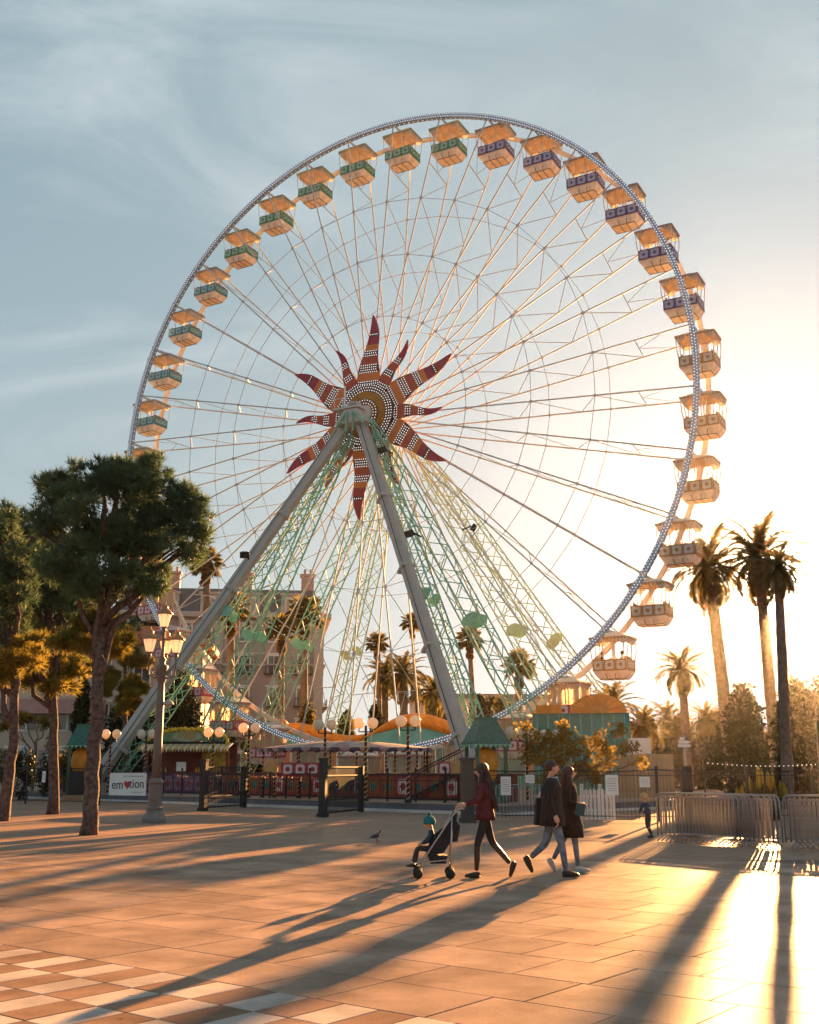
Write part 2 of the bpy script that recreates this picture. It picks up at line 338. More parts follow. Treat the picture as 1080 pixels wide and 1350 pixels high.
# spokes: front and back bars with zigzag lacing
SPK = MB(); SPK.m = 0
SPK.tube((.9, -.35, 0), (RR - .15, 0, 0), .05, n=5, cap=False)
SPK.m = 1; SPK.tube((.9, 2.95, 0), (RR - .12, 2.6, 0), .05, n=5, cap=False); SPK.m = 0
def fy(r): return -.35 + .35 * r / RR
def by(r): return 2.95 - .35 * r / RR
zz = [(6.9, 0), (9.1, 1), (11.2, 0), (13.3, 1), (15.17, 0), (17.4, 1)]
for (r0, s0), (r1, s1) in zip(zz, zz[1:]):
    SPK.m = s1; SPK.tube((r0, by(r0) if s0 else fy(r0), 0), (r1, by(r1) if s1 else fy(r1), 0), .024, n=4, cap=False)
SPK.m = 0; SPK.tube((17.7, fy(17.7), 0), (17.4, by(17.4), 0), .03, n=4); SPK.m = 1
SPK.tube((17.6, 1.2, 0), (19.4, fy(19.4), 0), .018, n=4); SPK.tube((17.6, 1.2, 0), (19.4, by(19.4), 0), .018, n=4)
SPK.m = 0
for r in (6.9, 11.2, 15.17): SPK.box((r, fy(r), 0), (.16, .14, .14)); SPK.m = 1; SPK.box((r, by(r), 0), (.14, .12, .12)); SPK.m = 0
SPK.tube((RR, -.25, 0), (RR, 2.8, 0), .07, n=6)
spm = SPK.mesh('spoke', [M_steel, M_tan])
for k in range(36):
    obj('spoke', spm, wheel, (0, 0, HZ), (0, -R(PH + 10 * k), 0))
for r in (6.9, 11.2, 15.17):
    for yy, m in ((fy(r), M_steel), (by(r), M_tan)):
        b = MB(); rr = .022
        for k in range(36):
            b.tube(C(r, R(PH + 10 * k), yy), C(r, R(PH + 10 * k + 10), yy), rr, n=4, cap=False)
        b.build('tie_ring', m, wheel)
# cross bracing between neighbouring spokes in the outer bay, every second one
BR = MB(); a1 = R(10)
BR.tube((15.17, fy(15), 0), (17.7 * math.cos(a1), fy(18), 17.7 * math.sin(a1)), .016, n=4); BR.tube((15.17 * math.cos(a1), fy(15), 15.17 * math.sin(a1)), (17.7, fy(18), 0), .016, n=4)
# hub
hb = MB(); My = Matrix.Rotation(R(-90), 3, 'X')
hb.lathe([(.32, -2.0), (.42, -2.0), (.42, -1.8), (.5, -1.7), (.5, -1.5), (.45, -1.4), (.45, -.7), (.55, -.6), (.55, .2), (1.15, .25), (1.15, .45), (.6, .5), (.6, 2.3), (1.15, 2.4), (1.15, 2.6), (.55, 2.7), (.42, 3.4), (.42, 5.0)], (0, -.5, HZ), 20, M=My)
hb.build('hub_axle', M_steel, wheel, True)
# sunburst on the front of the hub
SY = -.75
def ramp_mat(name, stops, axis_len):
    m = bpy.data.materials.new(name); m.use_nodes = True; t = m.node_tree; b_ = t.nodes['Principled BSDF']; b_.inputs['Roughness'].default_value = .55
    tcn = t.nodes.new('ShaderNodeTexCoord'); sp = t.nodes.new('ShaderNodeSeparateXYZ'); t.links.new(tcn.outputs['Object'], sp.inputs[0])
    mu = t.nodes.new('ShaderNodeMath'); mu.operation = 'MULTIPLY'; mu.inputs[1].default_value = 1 / axis_len; t.links.new(sp.outputs['X'], mu.inputs[0])
    r = t.nodes.new('ShaderNodeValToRGB'); r.color_ramp.interpolation = 'CONSTANT'; e = r.color_ramp.elements
    while len(e) < len(stops): e.new(.5)
    for el, (p, c) in zip(e, stops): el.position = p; el.color = (*c, 1)
    t.links.new(mu.outputs[0], r.inputs[0])
    wv = t.nodes.new('ShaderNodeTexWave'); wv.bands_direction = 'X'; wv.inputs['Scale'].default_value = 5; wv.inputs['Distortion'].default_value = 0; t.links.new(tcn.outputs['Object'], wv.inputs['Vector'])
    mr = t.nodes.new('ShaderNodeMapRange'); mr.inputs[3].default_value = .6; mr.inputs[4].default_value = 1.2; t.links.new(wv.outputs[1], mr.inputs[0])
    mx = t.nodes.new('ShaderNodeMix'); mx.data_type = 'RGBA'; mx.blend_type = 'MULTIPLY'; mx.inputs[0].default_value = 1; t.links.new(r.outputs[0], mx.inputs[6]); t.links.new(mr.outputs[0], mx.inputs[7])
    t.links.new(mx.outputs[2], b_.inputs['Base Color']); return m
oc, rb, cr, dkk = (.60, .17, .03), (.40, .065, .03), (.32, .018, .045), (.10, .03, .025)
M_ray = ramp_mat('ray_bands', [(0, dkk), (.30, dkk), (.34, oc), (.42, dkk), (.50, rb), (.58, dkk), (.645, oc), (.70, cr), (.78, dkk), (.82, cr)], 6.8)
M_ray2 = ramp_mat('ray_bands_short', [(0, dkk), (.36, dkk), (.42, rb), (.52, dkk), (.60, rb), (.70, dkk), (.77, cr)], 5.5)
def ray_mesh(name, Lr, w0, m):
    b = MB(); n = 26; top = []; bot = []; ctr = []
    for i in range(n + 1):
        t = i / n; r = 1.9 + (Lr - 1.9) * t; wv = w0 * (1 - t) ** .75 * (1 + .08 * math.sin(t * 9)) * .5 + .015
        cz = .22 * math.sin(t * 6.0 + .4) * t * (1.3 - .3 * t)
        top.append((r, cz + wv)); bot.append((r, cz - wv)); ctr.append((r, cz, wv))
    pl = [(x, 0, z) for x, z in bot] + [(x, 0, z) for x, z in reversed(top)]
    fr = []; nn = n + 1
    vs = [(x, 0, z) for x, z in bot] + [(x, 0, z) for x, z in top] + [(x, .1, z) for x, z in bot] + [(x, .1, z) for x, z in top]
    for i in range(n):
        fr += [(i, i + 1, nn + i + 1, nn + i), (2 * nn + i + 1, 2 * nn + i, 3 * nn + i, 3 * nn + i + 1), (i, 2 * nn + i, 2 * nn + i + 1, i + 1), (nn + i, nn + i + 1, 3 * nn + i + 1, 3 * nn + i)]
    b.add(vs, fr); me = b.mesh(name, m)
    d = MB(); L6 = Lr
    zones = [(.30, .34), (.42, .50), (.58, .645), (.78, .82)] if Lr > 6 else [(.37, .42), (.52, .60), (.70, .77)]
    r = 1.95
    while r < Lr - .3:
        t = (r - 1.9) / (Lr - 1.9)
        if any(z0 <= r / L6 < z1 for z0, z1 in zones):
            wv = w0 * (1 - t) ** .75 * .5; cz = .22 * math.sin(t * 6 + .4) * t * (1.3 - .3 * t); k = max(1, int(2 * wv / .16))
            for j in range(k): d.octa((r, -.02, cz + (j - (k - 1) / 2) * .16), .042)
        r += .16
    return me, d.mesh(name + '_bulbs', M_bulb)
LR, LB = ray_mesh('sun_ray', 6.85, 1.75, M_ray); SR, SB = ray_mesh('sun_ray_short', 5.5, 1.0, M_ray2)
for k in range(12):
    a = R(PH + 30 * k - 10 + 30 - .0 - .0)
    long_ = k % 2 == 0
    o = obj('sun_ray', LR if long_ else SR, wheel, (0, SY, HZ), (0, -R(26 + 30 * k), 0)); o2_ = obj('bulb_rows', LB if long_ else SB, o); o2_['kind'] = 'stuff'
for (r0, r1, y, m, nm) in ((1.5, 2.05, -.92, mat('bulb_backing', (.07, .03, .018), .6), 'bulb_ring'), (1.02, 1.52, -.98, mat('sun_gold', (.36, .15, .012), .45, .1, .15), 'gold_ring'), (.62, 1.02, -1.04, mat('brown_ring', (.15, .06, .025), .6), 'inner_ring')):
    b = MB(); vs = []; n = 48
    for i in range(n):
        a = 2 * PI * i / n
        for rr_, yy in ((r0, y), (r1, y), (r1, y + .12), (r0, y + .12)): vs.append((rr_ * math.cos(a), yy, HZ + rr_ * math.sin(a)))
    b.add(vs, [(i * 4 + k, i * 4 + (k + 1) % 4, ((i + 1) % n) * 4 + (k + 1) % 4, ((i + 1) % n) * 4 + k) for i in range(n) for k in range(4)])
    b.build(nm, m, wheel)
b = MB()
for rr_, nb in ((1.62, 56), (1.80, 62), (1.97, 68)):
    for i in range(nb): a = 2 * PI * i / nb; b.octa((rr_ * math.cos(a), -.94, HZ + rr_ * math.sin(a)), .045)
for rr_, nb in ((.72, 24), (.92, 30)):
    for i in range(nb): a = 2 * PI * i / nb; b.octa((rr_ * math.cos(a), -1.06, HZ + rr_ * math.sin(a)), .042)
o = b.build('disc_bulbs', M_bulb, wheel); o['kind'] = 'stuff'
b = MB()
for i in range(28):
    a = 2 * PI * i / 28; b.tube((.2 * math.cos(a), -1.12, HZ + .2 * math.sin(a)), (.62 * math.cos(a), -1.04, HZ + .62 * math.sin(a)), .022, n=4)
b.build('disc_spokes', mat('cream_bars', (.75, .62, .48), .5, 0, .05), wheel)
# legs
def beam(b, p, q, w, d, w2=None):
    p, q = Vector(p), Vector(q); ax = (q - p).normalized(); sx = ax.cross(Vector((0, 1, 0))).normalized(); sy = ax.cross(sx); w2 = w2 or w; vs = []
    for c, ww in ((p, w), (q, w2)):
        for i, j in ((-1, -1), (1, -1), (1, 1), (-1, 1)): vs.append(c + sx * i * ww / 2 + sy * j * d / 2 * (ww / w))
    b.add(vs, [(3, 2, 1, 0), (4, 5, 6, 7), (0, 1, 5, 4), (1, 2, 6, 5), (2, 3, 7, 6), (3, 0, 4, 7)])
topL, topR = Vector((-.95, -2.1, HZ - 1.3)), Vector((.55, -2.1, HZ - 1.2))
for sg, tp in ((-1, topL), (1, topR)):
    b = MB(); ft = Vector((sg * 12.25, -10.5, DZ if sg > 0 else 0)); beam(b, ft + Vector((0, 0, .5)), tp, .70, .44, .62)
    lg = b.build('leg', M_leg, wheel)
    ax_ = (tp - ft).normalized(); qr = ax_.to_track_quat('Z', 'Y').to_matrix()
    for t_ in (.12, .33, .54, .75): b = MB(); b.box(ft.lerp(tp, t_), (.82, .82, .06), qr); b.box(ft.lerp(tp, t_) + ax_ * .1, (.80, .80, .05), qr); b.build('flange', M_steel, lg)
    b = MB(); b.path([ft.lerp(tp, i / 12) + Vector((sg * .1, -.42 - .03 * (i % 2), 0)) for i in range(13)], .025, 4); b.build('cable', M_black, lg)
    b = MB(); b.box(ft + Vector((0, 0, .4)), (1.9, 1.9, .8)); b.box(ft + Vector((0, 0, .84)), (1.5, 1.5, .08)); b.build('foot_block', M_conc, lg)
def lattice(name, p, q, w, parent, m=M_green, r=.05, plate=None, steps=None):
    p, q = Vector(p), Vector(q); ax = (q - p); Ln = ax.length; ax.normalize(); sx = ax.cross(Vector((0, 1, 0))).normalized(); sy = ax.cross(sx); b = MB()
    n = steps or int(Ln / (w * .85)); cs = []
    def off(i): return (sx * (-1, 1, 1, -1)[i] + sy * (-1, -1, 1, 1)[i]) * w / 2
    def taper(t): return .55 + .45 * min(1, t * 8, (1 - t) * 8)
    for i in range(4):
        prev = None
        for k in range(9):
            t = k / 8; c = p + ax * Ln * t + off(i) * taper(t)
            if prev is not None: b.tube(prev, c, r, n=4, cap=False)
            prev = c
    for k in range(n):
        t0, t1 = k / n, (k + 1) / n
        for i in range(4):
            j = (i + 1) % 4
            if k % 2: i, j = j, i
            b.tube(p + ax * Ln * t0 + off(i) * taper(t0), p + ax * Ln * t1 + off(j) * taper(t1), r * .62, n=3, cap=False)
    o = b.build(name, m, parent)
    for t in (plate or []):
        c = p + ax * Ln * t
        for sgn in (-1, 1):
            pb = MB()
            poly = [c + sx * a_ * w * .42 + ax * b_ * .28 + sy * sgn * (w / 2 + .06) for a_, b_ in ((-.7, -1), (0, -1.25), (.7, -1), (1.2, 0), (.7, 1), (0, 1.25), (-.7, 1), (-1.2, 0))]
            pb.prism(poly, sy * sgn * .05); pb.build('joint_plate', m, o)
    return o
for sg in (-1, 1):
    lattice('lattice_leg', (sg * 12.25 + .75, -9.6, .5), (sg * .6 + (.35 if sg > 0 else .1), -1.6, HZ - 1.5), .75, wheel, M_green, .05, [.47])
    lattice('lattice_leg', (sg * 13.0, -1.0, .5), (sg * .75, -1.9, HZ - .8), 1.15, wheel, M_green, .055, [.42])
    lattice('lattice_leg', (sg * 13.25, 4.4, .5), (sg * .75, 4.0, HZ - .8), 1.1, wheel, M_palegreen if sg > 0 else M_green, .052, [.42])
    lattice('lattice_leg', (sg * 13.25, 14.75, .5), (sg * .7, 4.4, HZ - .8), 1.1, wheel, M_palegreen, .052, [.42])
# bearing head with a small service platform
b = MB(); b.prism([(-1.2, -2.6, HZ - 1.0), (1.0, -2.6, HZ - 1.0), (.5, -2.6, HZ - .1), (-.45, -2.6, HZ - .1)], (0, .8, 0)); b.box((-.3, -2.3, HZ - .02), (1.9, .9, .1)); b.box((.1, -2.2, HZ + .2), (.6, .6, .3)); b.build('bearing_head', M_steel, wheel)
b = MB()
for x in (-1.2, -.6): b.tube((x, -2.6, HZ), (x, -2.6, HZ + .7), .025, n=4)
b.tube((-1.2, -2.6, HZ + .7), (-.6, -2.6, HZ + .7), .025, n=4); b.tube((-.5, -2.5, HZ + .0), (-.5, -2.5, HZ + 1.5), .06, n=5); b.build('service_rail', M_white, wheel)
b = MB()
for sg in (-1, 1):
    b.tube((sg * .2, -2.75, HZ - .3), (sg * 1.0, -2.7, HZ - 1.2), .08, n=5); b.tube((sg * .2, -2.75, HZ - .3), (sg * .25, -2.7, HZ - 1.6), .07, n=5)
b.build('head_brace', M_green, wheel)
# floodlights on the legs
def flood(px, py, Y, rz):
    p = at(px, py, Y); lp = Matrix.Rotation(-TH, 3, 'Z') @ (p - Vector((CX, CY, 0)))
    b = MB(); b.box((0, 0, 0), (.52, .26, .34), top=.7); b.box((0, -.15, 0), (.56, .04, .38)); b.tube((0, .15, 0), (.2, .5, -.4), .05); return b.build('floodlight', M_black, wheel, loc=lp, rot=(R(25), 0, rz))
flood(323, 731, 61.5, .6); flood(541, 703, 56.5, -.4); flood(624, 695, 62, 2.2); flood(505, 593, 61, -.3)

# ---------------------------------------------------------------- gondolas
M_can = mat('gondola_canvas', (.66, .62, .56), .75, 0, .08, 2, trans=.1); M_under = mat('varnished_ceiling', (.74, .60, .48), .5, 0, .2, 3)
M_floor = mat('varnished_tub', (.78, .65, .54), .5, 0, .18, 2.5, .1); M_line = mat('dark_trim', (.06, .03, .02), .6); M_rod = mat('pale_rods', (.62, .55, .47), .4, 0, .05)
M_seat = mat('seat_brown', (.28, .13, .05), .6)
def gondola(cname, dark, light, mid, curtain=False, roofc=None):
    md = mat(cname + '_border', dark, .5, 0, .15); ml = mat(cname + '_tile', light, .5, 0, .08); mm = mat(cname + '_ground', mid, .5, 0, .12)
    g = thing('gondola', 'x', 'gondola', (0, 0, 0), TH)
    W0, D0 = 2.2, 1.7
    b = MB(); zt, ze = -.04, -.34                                   # roof shell
    b.add([(-W0 / 2, -D0 / 2, ze), (W0 / 2, -D0 / 2, ze), (W0 / 2, D0 / 2, ze), (-W0 / 2, D0 / 2, ze), (-.62, -.42, zt), (.62, -.42, zt), (.62, .42, zt), (-.62, .42, zt), (-.62, -.42, zt - .05), (.62, -.42, zt - .05), (.62, .42, zt - .05), (-.62, .42, zt - .05)],
          [(0, 1, 5, 4), (1, 2, 6, 5), (2, 3, 7, 6), (3, 0, 4, 7), (4, 5, 6, 7)])
    b.m = 1; e = .05
    b.add([(-W0 / 2 + e, -D0 / 2 + e, ze), (W0 / 2 - e, -D0 / 2 + e, ze), (W0 / 2 - e, D0 / 2 - e, ze), (-W0 / 2 + e, D0 / 2 - e, ze), (-.55, -.36, zt - .07), (.55, -.36, zt - .07), (.55, .36, zt - .07), (-.55, .36, zt - .07)],
          [(4, 5, 1, 0), (5, 6, 2, 1), (6, 7, 3, 2), (7, 4, 0, 3), (7, 6, 5, 4)])
    rf = b.build('roof', [roofc or M_can, M_under], g)
    b = MB()                                                         # scalloped valance
    for (x0, y0, x1, y1) in ((-W0 / 2, -D0 / 2, W0 / 2, -D0 / 2), (W0 / 2, -D0 / 2, W0 / 2, D0 / 2), (W0 / 2, D0 / 2, -W0 / 2, D0 / 2), (-W0 / 2, D0 / 2, -W0 / 2, -D0 / 2)):
        n = 11 if y0 == y1 else 8
        for i in range(n):
            p = Vector((x0, y0, ze)).lerp(Vector((x1, y1, ze)), i / n); q = Vector((x0, y0, ze)).lerp(Vector((x1, y1, ze)), (i + .92) / n); m_ = (p + q) / 2
            nrm = Vector((q.y - p.y, p.x - q.x, 0)).normalized() * .03
            b.prism([p + Vector((0, 0, .05)), q + Vector((0, 0, .05)), q + Vector((0, 0, -.05)), m_ + Vector((0, 0, -.11)), p + Vector((0, 0, -.05))], nrm)
    b.build('valance', mat(cname + '_valance', tuple(Vector(dark) * .5 + Vector((.26, .21, .17))), .6), rf)
    z1, z2, z3 = -1.56, -2.14, -2.58                                 # tub
    b = MB()
    def ring(w, d, z): return [(-w / 2, -d / 2, z), (w / 2, -d / 2, z), (w / 2, d / 2, z), (-w / 2, d / 2, z)]
    rs = [ring(1.98, 1.5, z1), ring(1.92, 1.44, z2), ring(1.80, 1.32, z2 - .17), ring(1.42, 1.0, z3), ring(1.88, 1.4, z1), ring(1.8, 1.3, z2 - .1)]
    vs = [p for r_ in rs for p in r_]; fs = []
    for a_, c_ in ((0, 1), (1, 2), (2, 3)):
        for k in range(4): fs.append((a_ * 4 + k, c_ * 4 + k, c_ * 4 + (k + 1) % 4, a_ * 4 + (k + 1) % 4))
    fs.append((12, 13, 14, 15)[::-1])
    for k in range(4): fs += [(16 + k, 16 + (k + 1) % 4, 20 + (k + 1) % 4, 20 + k), (k, (k + 1) % 4, 16 + (k + 1) % 4, 16 + k)]
    fs.append((20, 21, 22, 23)); b.add(vs, fs); tub = b.build('tub', M_floor, g)
    b = MB()                                                         # dark joints of the floor
    for x in (-.2, .22):
        b.tube((x * 1.3, -.67, z2 - .18), (x, -.51, z3 - .01), .018, n=4); b.tube((x, -.5, z3 - .012), (x, .5, z3 - .012), .018, n=4)
    for k in range(4):
        a_ = Vector(rs[3][k]); c_ = Vector(rs[3][(k + 1) % 4]); b.tube(a_, c_, .02, n=4)
    b.build('floor_trim', M_line, tub)
    b = MB(); gd = .32
    for s_ in (-1, 1): b.prism([(s_ * 1.04, -.8, ze), (s_ * 1.04, .8, ze), (s_ * 1.02, .62, ze - gd), (s_ * 1.02, -.62, ze - gd)], (.015, 0, 0))
    for s_ in (-1, 1): b.prism([(-1.04, s_ * .8, ze), (-.5, s_ * .8, ze), (-.72, s_ * .78, ze - gd), (-.98, s_ * .78, ze - gd)], (0, .012, 0)); b.prism([(.5, s_ * .8, ze), (1.04, s_ * .8, ze), (.98, s_ * .78, ze - gd), (.72, s_ * .78, ze - gd)], (0, .012, 0))
    o_ = b.build('side_drapes', mat('pale_drape', (.70, .66, .60), .6, 0, .05, 3, trans=.45), g); o_['kind'] = 'stuff'
    # ornament tiles
    def tile(w, h, wave=False):
        t = MB(); t.m = 0; t.box((0, 0, 0), (w, .03, h)); t.m = 1; n = 24
        if not wave:
            pts = [((.43 - .06 * math.cos(4 * 2 * PI * i / n)) * w * math.cos(2 * PI * i / n), (.43 - .06 * math.cos(4 * 2 * PI * i / n)) * h * math.sin(2 * PI * i / n)) for i in range(n)]
            t.prism([(x, -.015, z) for x, z in reversed(pts)], (0, -.012, 0)); t.m = 2
            pts = [(.17 * w * math.cos(2 * PI * i / 8), .17 * h * math.sin(2 * PI * i / 8)) for i in range(8)]
            t.prism([(x, -.027, z) for x, z in reversed(pts)], (0, -.015, 0))
        else:
            for x in (-.27, 0, .27):
                pts = [(x * w + .15 * w * math.cos(2 * PI * i / 8), .26 * h * math.sin(2 * PI * i / 8)) for i in range(8)]; t.prism([(a_, -.015, z) for a_, z in reversed(pts)], (0, -.01, 0))
            t.m = 2
            for x in (-.27, 0, .27):
                pts = [(x * w + .07 * w * math.cos(2 * PI * i / 6), .1 * h * math.sin(2 * PI * i / 6)) for i in range(6)]; t.prism([(a_, -.025, z) for a_, z in reversed(pts)], (0, -.01, 0))
            t.m = 1
            t.path([(-.48 * w + .96 * w * i / 12, -.024, .38 * h * (1 if i % 4 in (1, 2) else .8)) for i in range(13)], .018, 4)
        return t.mesh('ornament_tile', [md, ml, mm] if not wave else [md, ml, mm])
    ft = tile(.64, .62); wt_ = tile(1.42, .62, True)
    for x in (-.65, 0, .65):
        obj('ornament_tile', ft, g, (x, -.755, -1.84), (R(-3), 0, 0)); obj('ornament_tile', ft, g, (-x, .755, -1.84), (R(3), 0, PI))
    obj('side_panel', wt_, g, (.99, 0, -1.84), (0, 0, R(90))); obj('side_panel', wt_, g, (-.99, 0, -1.84), (0, 0, R(-90)))
    b = MB()
    for x, y in [(sx * .98, sy * .74) for sx in (-1, 1) for sy in (-1, 1)] + [(sx * .34, sy * .74) for sx in (-1, 1) for sy in (-1, 1)] + [(sx * .98, 0) for sx in (-1, 1)]:
        kx = .10 * (1 if x > 0 else -1) * (abs(x) > .5); ky = .07 * (1 if y > 0 else -1) * (abs(y) > .5)
        b.path([(x, y, -1.56), (x + kx * .7, y + ky * .7, -1.1), (x + kx * .8, y + ky * .8, -.65), (x + kx * .5, y + ky * .5, -.33)], .026, 4)
    o_ = b.build('posts', M_rod, g); o_['kind'] = 'stuff'
    b = MB(); b.tube((0, 0, -.1), (0, 0, -2.0), .045, n=6); b.lathe([(.02, -1.45), (.26, -1.43), (.26, -1.39), (.02, -1.37)], n=10); b.build('centre_pole', M_white, g)
    b = MB(); b.box((-.62, 0, -1.92), (.42, 1.2, .1)); b.box((.62, 0, -1.92), (.42, 1.2, .1)); b.box((-.84, 0, -1.62), (.08, 1.2, .5)); b.box((.84, 0, -1.62), (.08, 1.2, .5)); b.build('seats', M_seat, g)
    if curtain:
        mc = MATS.get('curtain')
        if not mc: mc = mat('curtain', (.62, .50, .38), .7, 0, .12, 3, trans=.5)
        for (x, y, w, rz) in ((-.66, -.80, .56, 0), (0, -.80, .56, 0), (.66, -.80, .56, 0), (1.05, -.35, .62, R(90)), (1.05, .35, .62, R(90)), (-.66, .80, .56, 0), (.66, .80, .56, 0)):
            c_ = MB(); n = 8
            vs = [(w * (i / n - .5), .03 * (i % 2), z) for z in (-1.52, -.40) for i in range(n + 1)]
            c_.add(vs, [(i, i + 1, n + 2 + i, n + 1 + i) for i in range(n)]); c_.build('curtain_panel', mc, g, loc=(x, y, 0), rot=(0, 0, rz))
    b = MB(); b.tube((0, -1.3, .0), (0, 1.3, .0), .06, n=6); b.box((0, 0, -.03), (.25, .3, .1)); b.build('hanger', M_steel, g)
    return g
SCH = {'green': gondola('green', (.03, .20, .11), (.30, .42, .33), (.05, .22, .13)),
       'purple': gondola('purple', (.085, .06, .17), (.36, .35, .48), (.10, .08, .2)),
       'orange': gondola('orange', (.36, .19, .05), (.50, .46, .40), (.34, .17, .06)),
       'red': gondola('red', (.36, .04, .06), (.62, .50, .50), (.30, .02, .05), True),
       'pink': gondola('pink', (.42, .07, .13), (.66, .48, .50), (.5, .12, .2), True),
       'teal': gondola('teal', (.05, .20, .24), (.32, .45, .45), (.06, .24, .28))}
DESC = {'green': 'green', 'purple': 'violet', 'orange': 'cream and orange', 'red': 'red', 'pink': 'pink', 'teal': 'teal'}
ORDS = {'green': ['lowest green gondola of the upper left arc', 'second green gondola up from the highest teal one', 'third green gondola up from the highest teal one', 'third green gondola left of the first violet one', 'second green gondola left of the first violet one', 'green gondola beside the first violet one at the wheel top'],
        'purple': ['violet gondola just right of the wheel top, beside a green one', 'second violet gondola clockwise from the green ones', 'third violet gondola clockwise from the green ones', 'third violet gondola above the cream and orange ones', 'second violet gondola above the cream and orange ones', 'lowest violet gondola, just above the first cream and orange one'],
        'orange': ['highest cream and orange gondola, right below the violet ones', 'cream and orange gondola farthest right, second one below the violet ones', 'third cream and orange gondola below the violet ones', 'cream and orange gondola touching the left fronds of the tall palm', 'cream and orange gondola next above the one with two riders', 'lowest cream and orange gondola, with two riders sitting in it'],
        'red': ['curtained red gondola highest on the right, beside the orange dome', 'second curtained red gondola down from the orange dome', 'third curtained red gondola down, behind the right leg foot', 'third curtained red gondola right of the lowest pink one', 'second curtained red gondola right of the lowest pink one', 'curtained red gondola beside the lowest pink one at the wheel bottom'],
        'pink': ['lowest curtained pink gondola at the bottom of the wheel', 'second curtained pink gondola up and left from the bottom', 'third curtained pink gondola up and left from the bottom', 'curtained pink gondola right behind the lanterns of the street lamp', 'curtained pink gondola just under the edge of the pine crown', 'highest pink gondola, mostly hidden behind the pine crown'],
        'teal': ['lowest teal gondola, mostly behind the pine crown', 'leftmost teal gondola, its tub touching the top of the pine', 'teal gondola next above the one that touches the pine', 'third teal gondola below the lowest green one', 'second teal gondola below the lowest green one', 'highest teal gondola, just below the lowest green one']}
snap = snapshot()
seq = ['green', 'purple', 'orange', 'red', 'pink', 'teal']
GPOS = {}
for ci, cn in enumerate(seq):
    for j in range(6):
        a = 125.9 - 10 * (ci * 6 + j); src = SCH[cn]
        o = src if j == 0 else copy_tree(src, snap)
        o.location = LW(RR * math.cos(R(a)), 1.3, HZ + RR * math.sin(R(a)) - .05)
        GPOS[round(a)] = o
        tag(o, ORDS[cn][j], 'gondola', 'gondolas hanging round the ferris wheel')
# ---------------------------------------------------------------- buildings behind
M_stucco = mat('hotel_stucco', (.36, .29, .27), .85, 0, .2, .35, .1); M_stucco2 = mat('cream_stucco', (.50, .42, .33), .85, 0, .1, .4, .1)
M_roofg = mat('grey_roof', (.14, .13, .13), .6, 0, .15, 1); M_trim = mat('stone_trim', (.45, .39, .34), .8, 0, .08); M_shut = mat('shutters', (.28, .27, .25), .7, 0, .15)
M_pinkb = mat('pink_stucco', (.46, .27, .24), .85, 0, .1)
winF = MB()
for x, z, w, h in ((0, 1.12, 1.6, .14), (0, .95, 1.3, .12), (0, -.95, 1.45, .12), (-.6, 0, .12, 1.9), (.6, 0, .12, 1.9), (0, 0, .07, 1.8)): winF.box((x, 0, z), (w, .12, h))
winFm = winF.mesh('window_frame', M_white); pn = MB(); pn.box((0, 0, 0), (1.1, .04, 1.8)); paneM = pn.mesh('pane', M_glassw)
sh = MB()
for k in range(9): sh.box((0, 0, -.8 + k * .2), (.5, .05, .15))
sh.box((-.23, 0, 0), (.05, .07, 1.85)); sh.box((.23, 0, 0), (.05, .07, 1.85)); shM = sh.mesh('shutter', M_shut)
bl = MB()
for i in range(14): bl.box((-.85 + i * .131, -.45, .4), (.03, .03, .8))
bl.box((0, -.45, .82), (1.8, .06, .06)); bl.box((0, -.25, -.03), (1.9, .6, .1)); blM = bl.mesh('balcony', M_black)
def window(parent, x, y, z, rz, s=1.0, shut=False, balc=False):
    f = obj('window', winFm, parent, (x, y, z), (0, 0, rz)); f.scale = (s, 1, s); obj('pane', paneM, f, (0, .03, 0))
    if shut: obj('shutter', shM, f, (-.95, -.03, 0)); obj('shutter', shM, f, (.95, -.03, 0))
    if balc: obj('balcony', blM, f, (0, 0, -.95))
hotel = thing('hotel_building', 'grand grey-pink hotel with mansard roof and balconies behind the left legs', 'building', (-8.6, 108, 0), R(7))
b = MB(); HW, HD, HHt = 21, 14, 16.4; b.box((-HW / 2, HD / 2, HHt / 2), (HW, HD, HHt)); b.build('wall', M_stucco, hotel)
b = MB()
for z, dd, hh in ((4.3, .25, .35), (11.6, .2, .25), (16.5, .7, .5)): b.box((-HW / 2, HD / 2, z), (HW + 2 * dd, HD + 2 * dd, hh))
b.build('cornice', M_trim, hotel)
b = MB(); b.box((-HW / 2, HD / 2, 18.0), (HW - .6, HD - .6, 2.6), top=.93, topy=.9); rf = b.build('roof', M_roofg, hotel)
for x in (-1.6, -8, -15.5):
    b = MB(); b.box((0, 0, 0), (1.3, 1.0, 3.0)); b.box((0, 0, 1.6), (1.6, 1.3, .25)); b.tube((-.3, 0, 1.7), (-.3, 0, 2.3), .15); b.tube((.3, 0, 1.7), (.3, 0, 2.3), .15); b.build('chimney', M_pinkb, rf, loc=(x, 5, 19.9))
for x in (-3.4, -7.4, -11.4, -15.4):
    b = MB(); b.box((0, 0, 0), (1.9, 1.2, 1.9)); b.box((0, 0, 1.05), (2.2, 1.5, .25)); dm = b.build('dormer', M_trim, rf, loc=(x, .9, 17.7))
    obj('window', winFm, dm, (0, -.62, -.1)).scale = (.8, 1, .7)
for fl in range(5):
    z = 2.2 + fl * 3.15
    for i in range(7): window(hotel, -2.0 - i * 2.9, -.04, z, 0, .95, fl in (1, 3), fl in (1, 2, 3))
    for i in range(4): window(hotel, .04, 2 + i * 3.2, z, R(90), .95, False, fl in (2,))
for x in (-.5, -20.5, -10.4): b = MB(); b.box((x, -.12, 8.2), (.9, .24, 16)); b.build('pilaster', M_trim, hotel)
b2_ = thing('villa_building', 'cream villa with a pink balcony band behind the left pines', 'building', (-23.5, 78, 0), R(6))
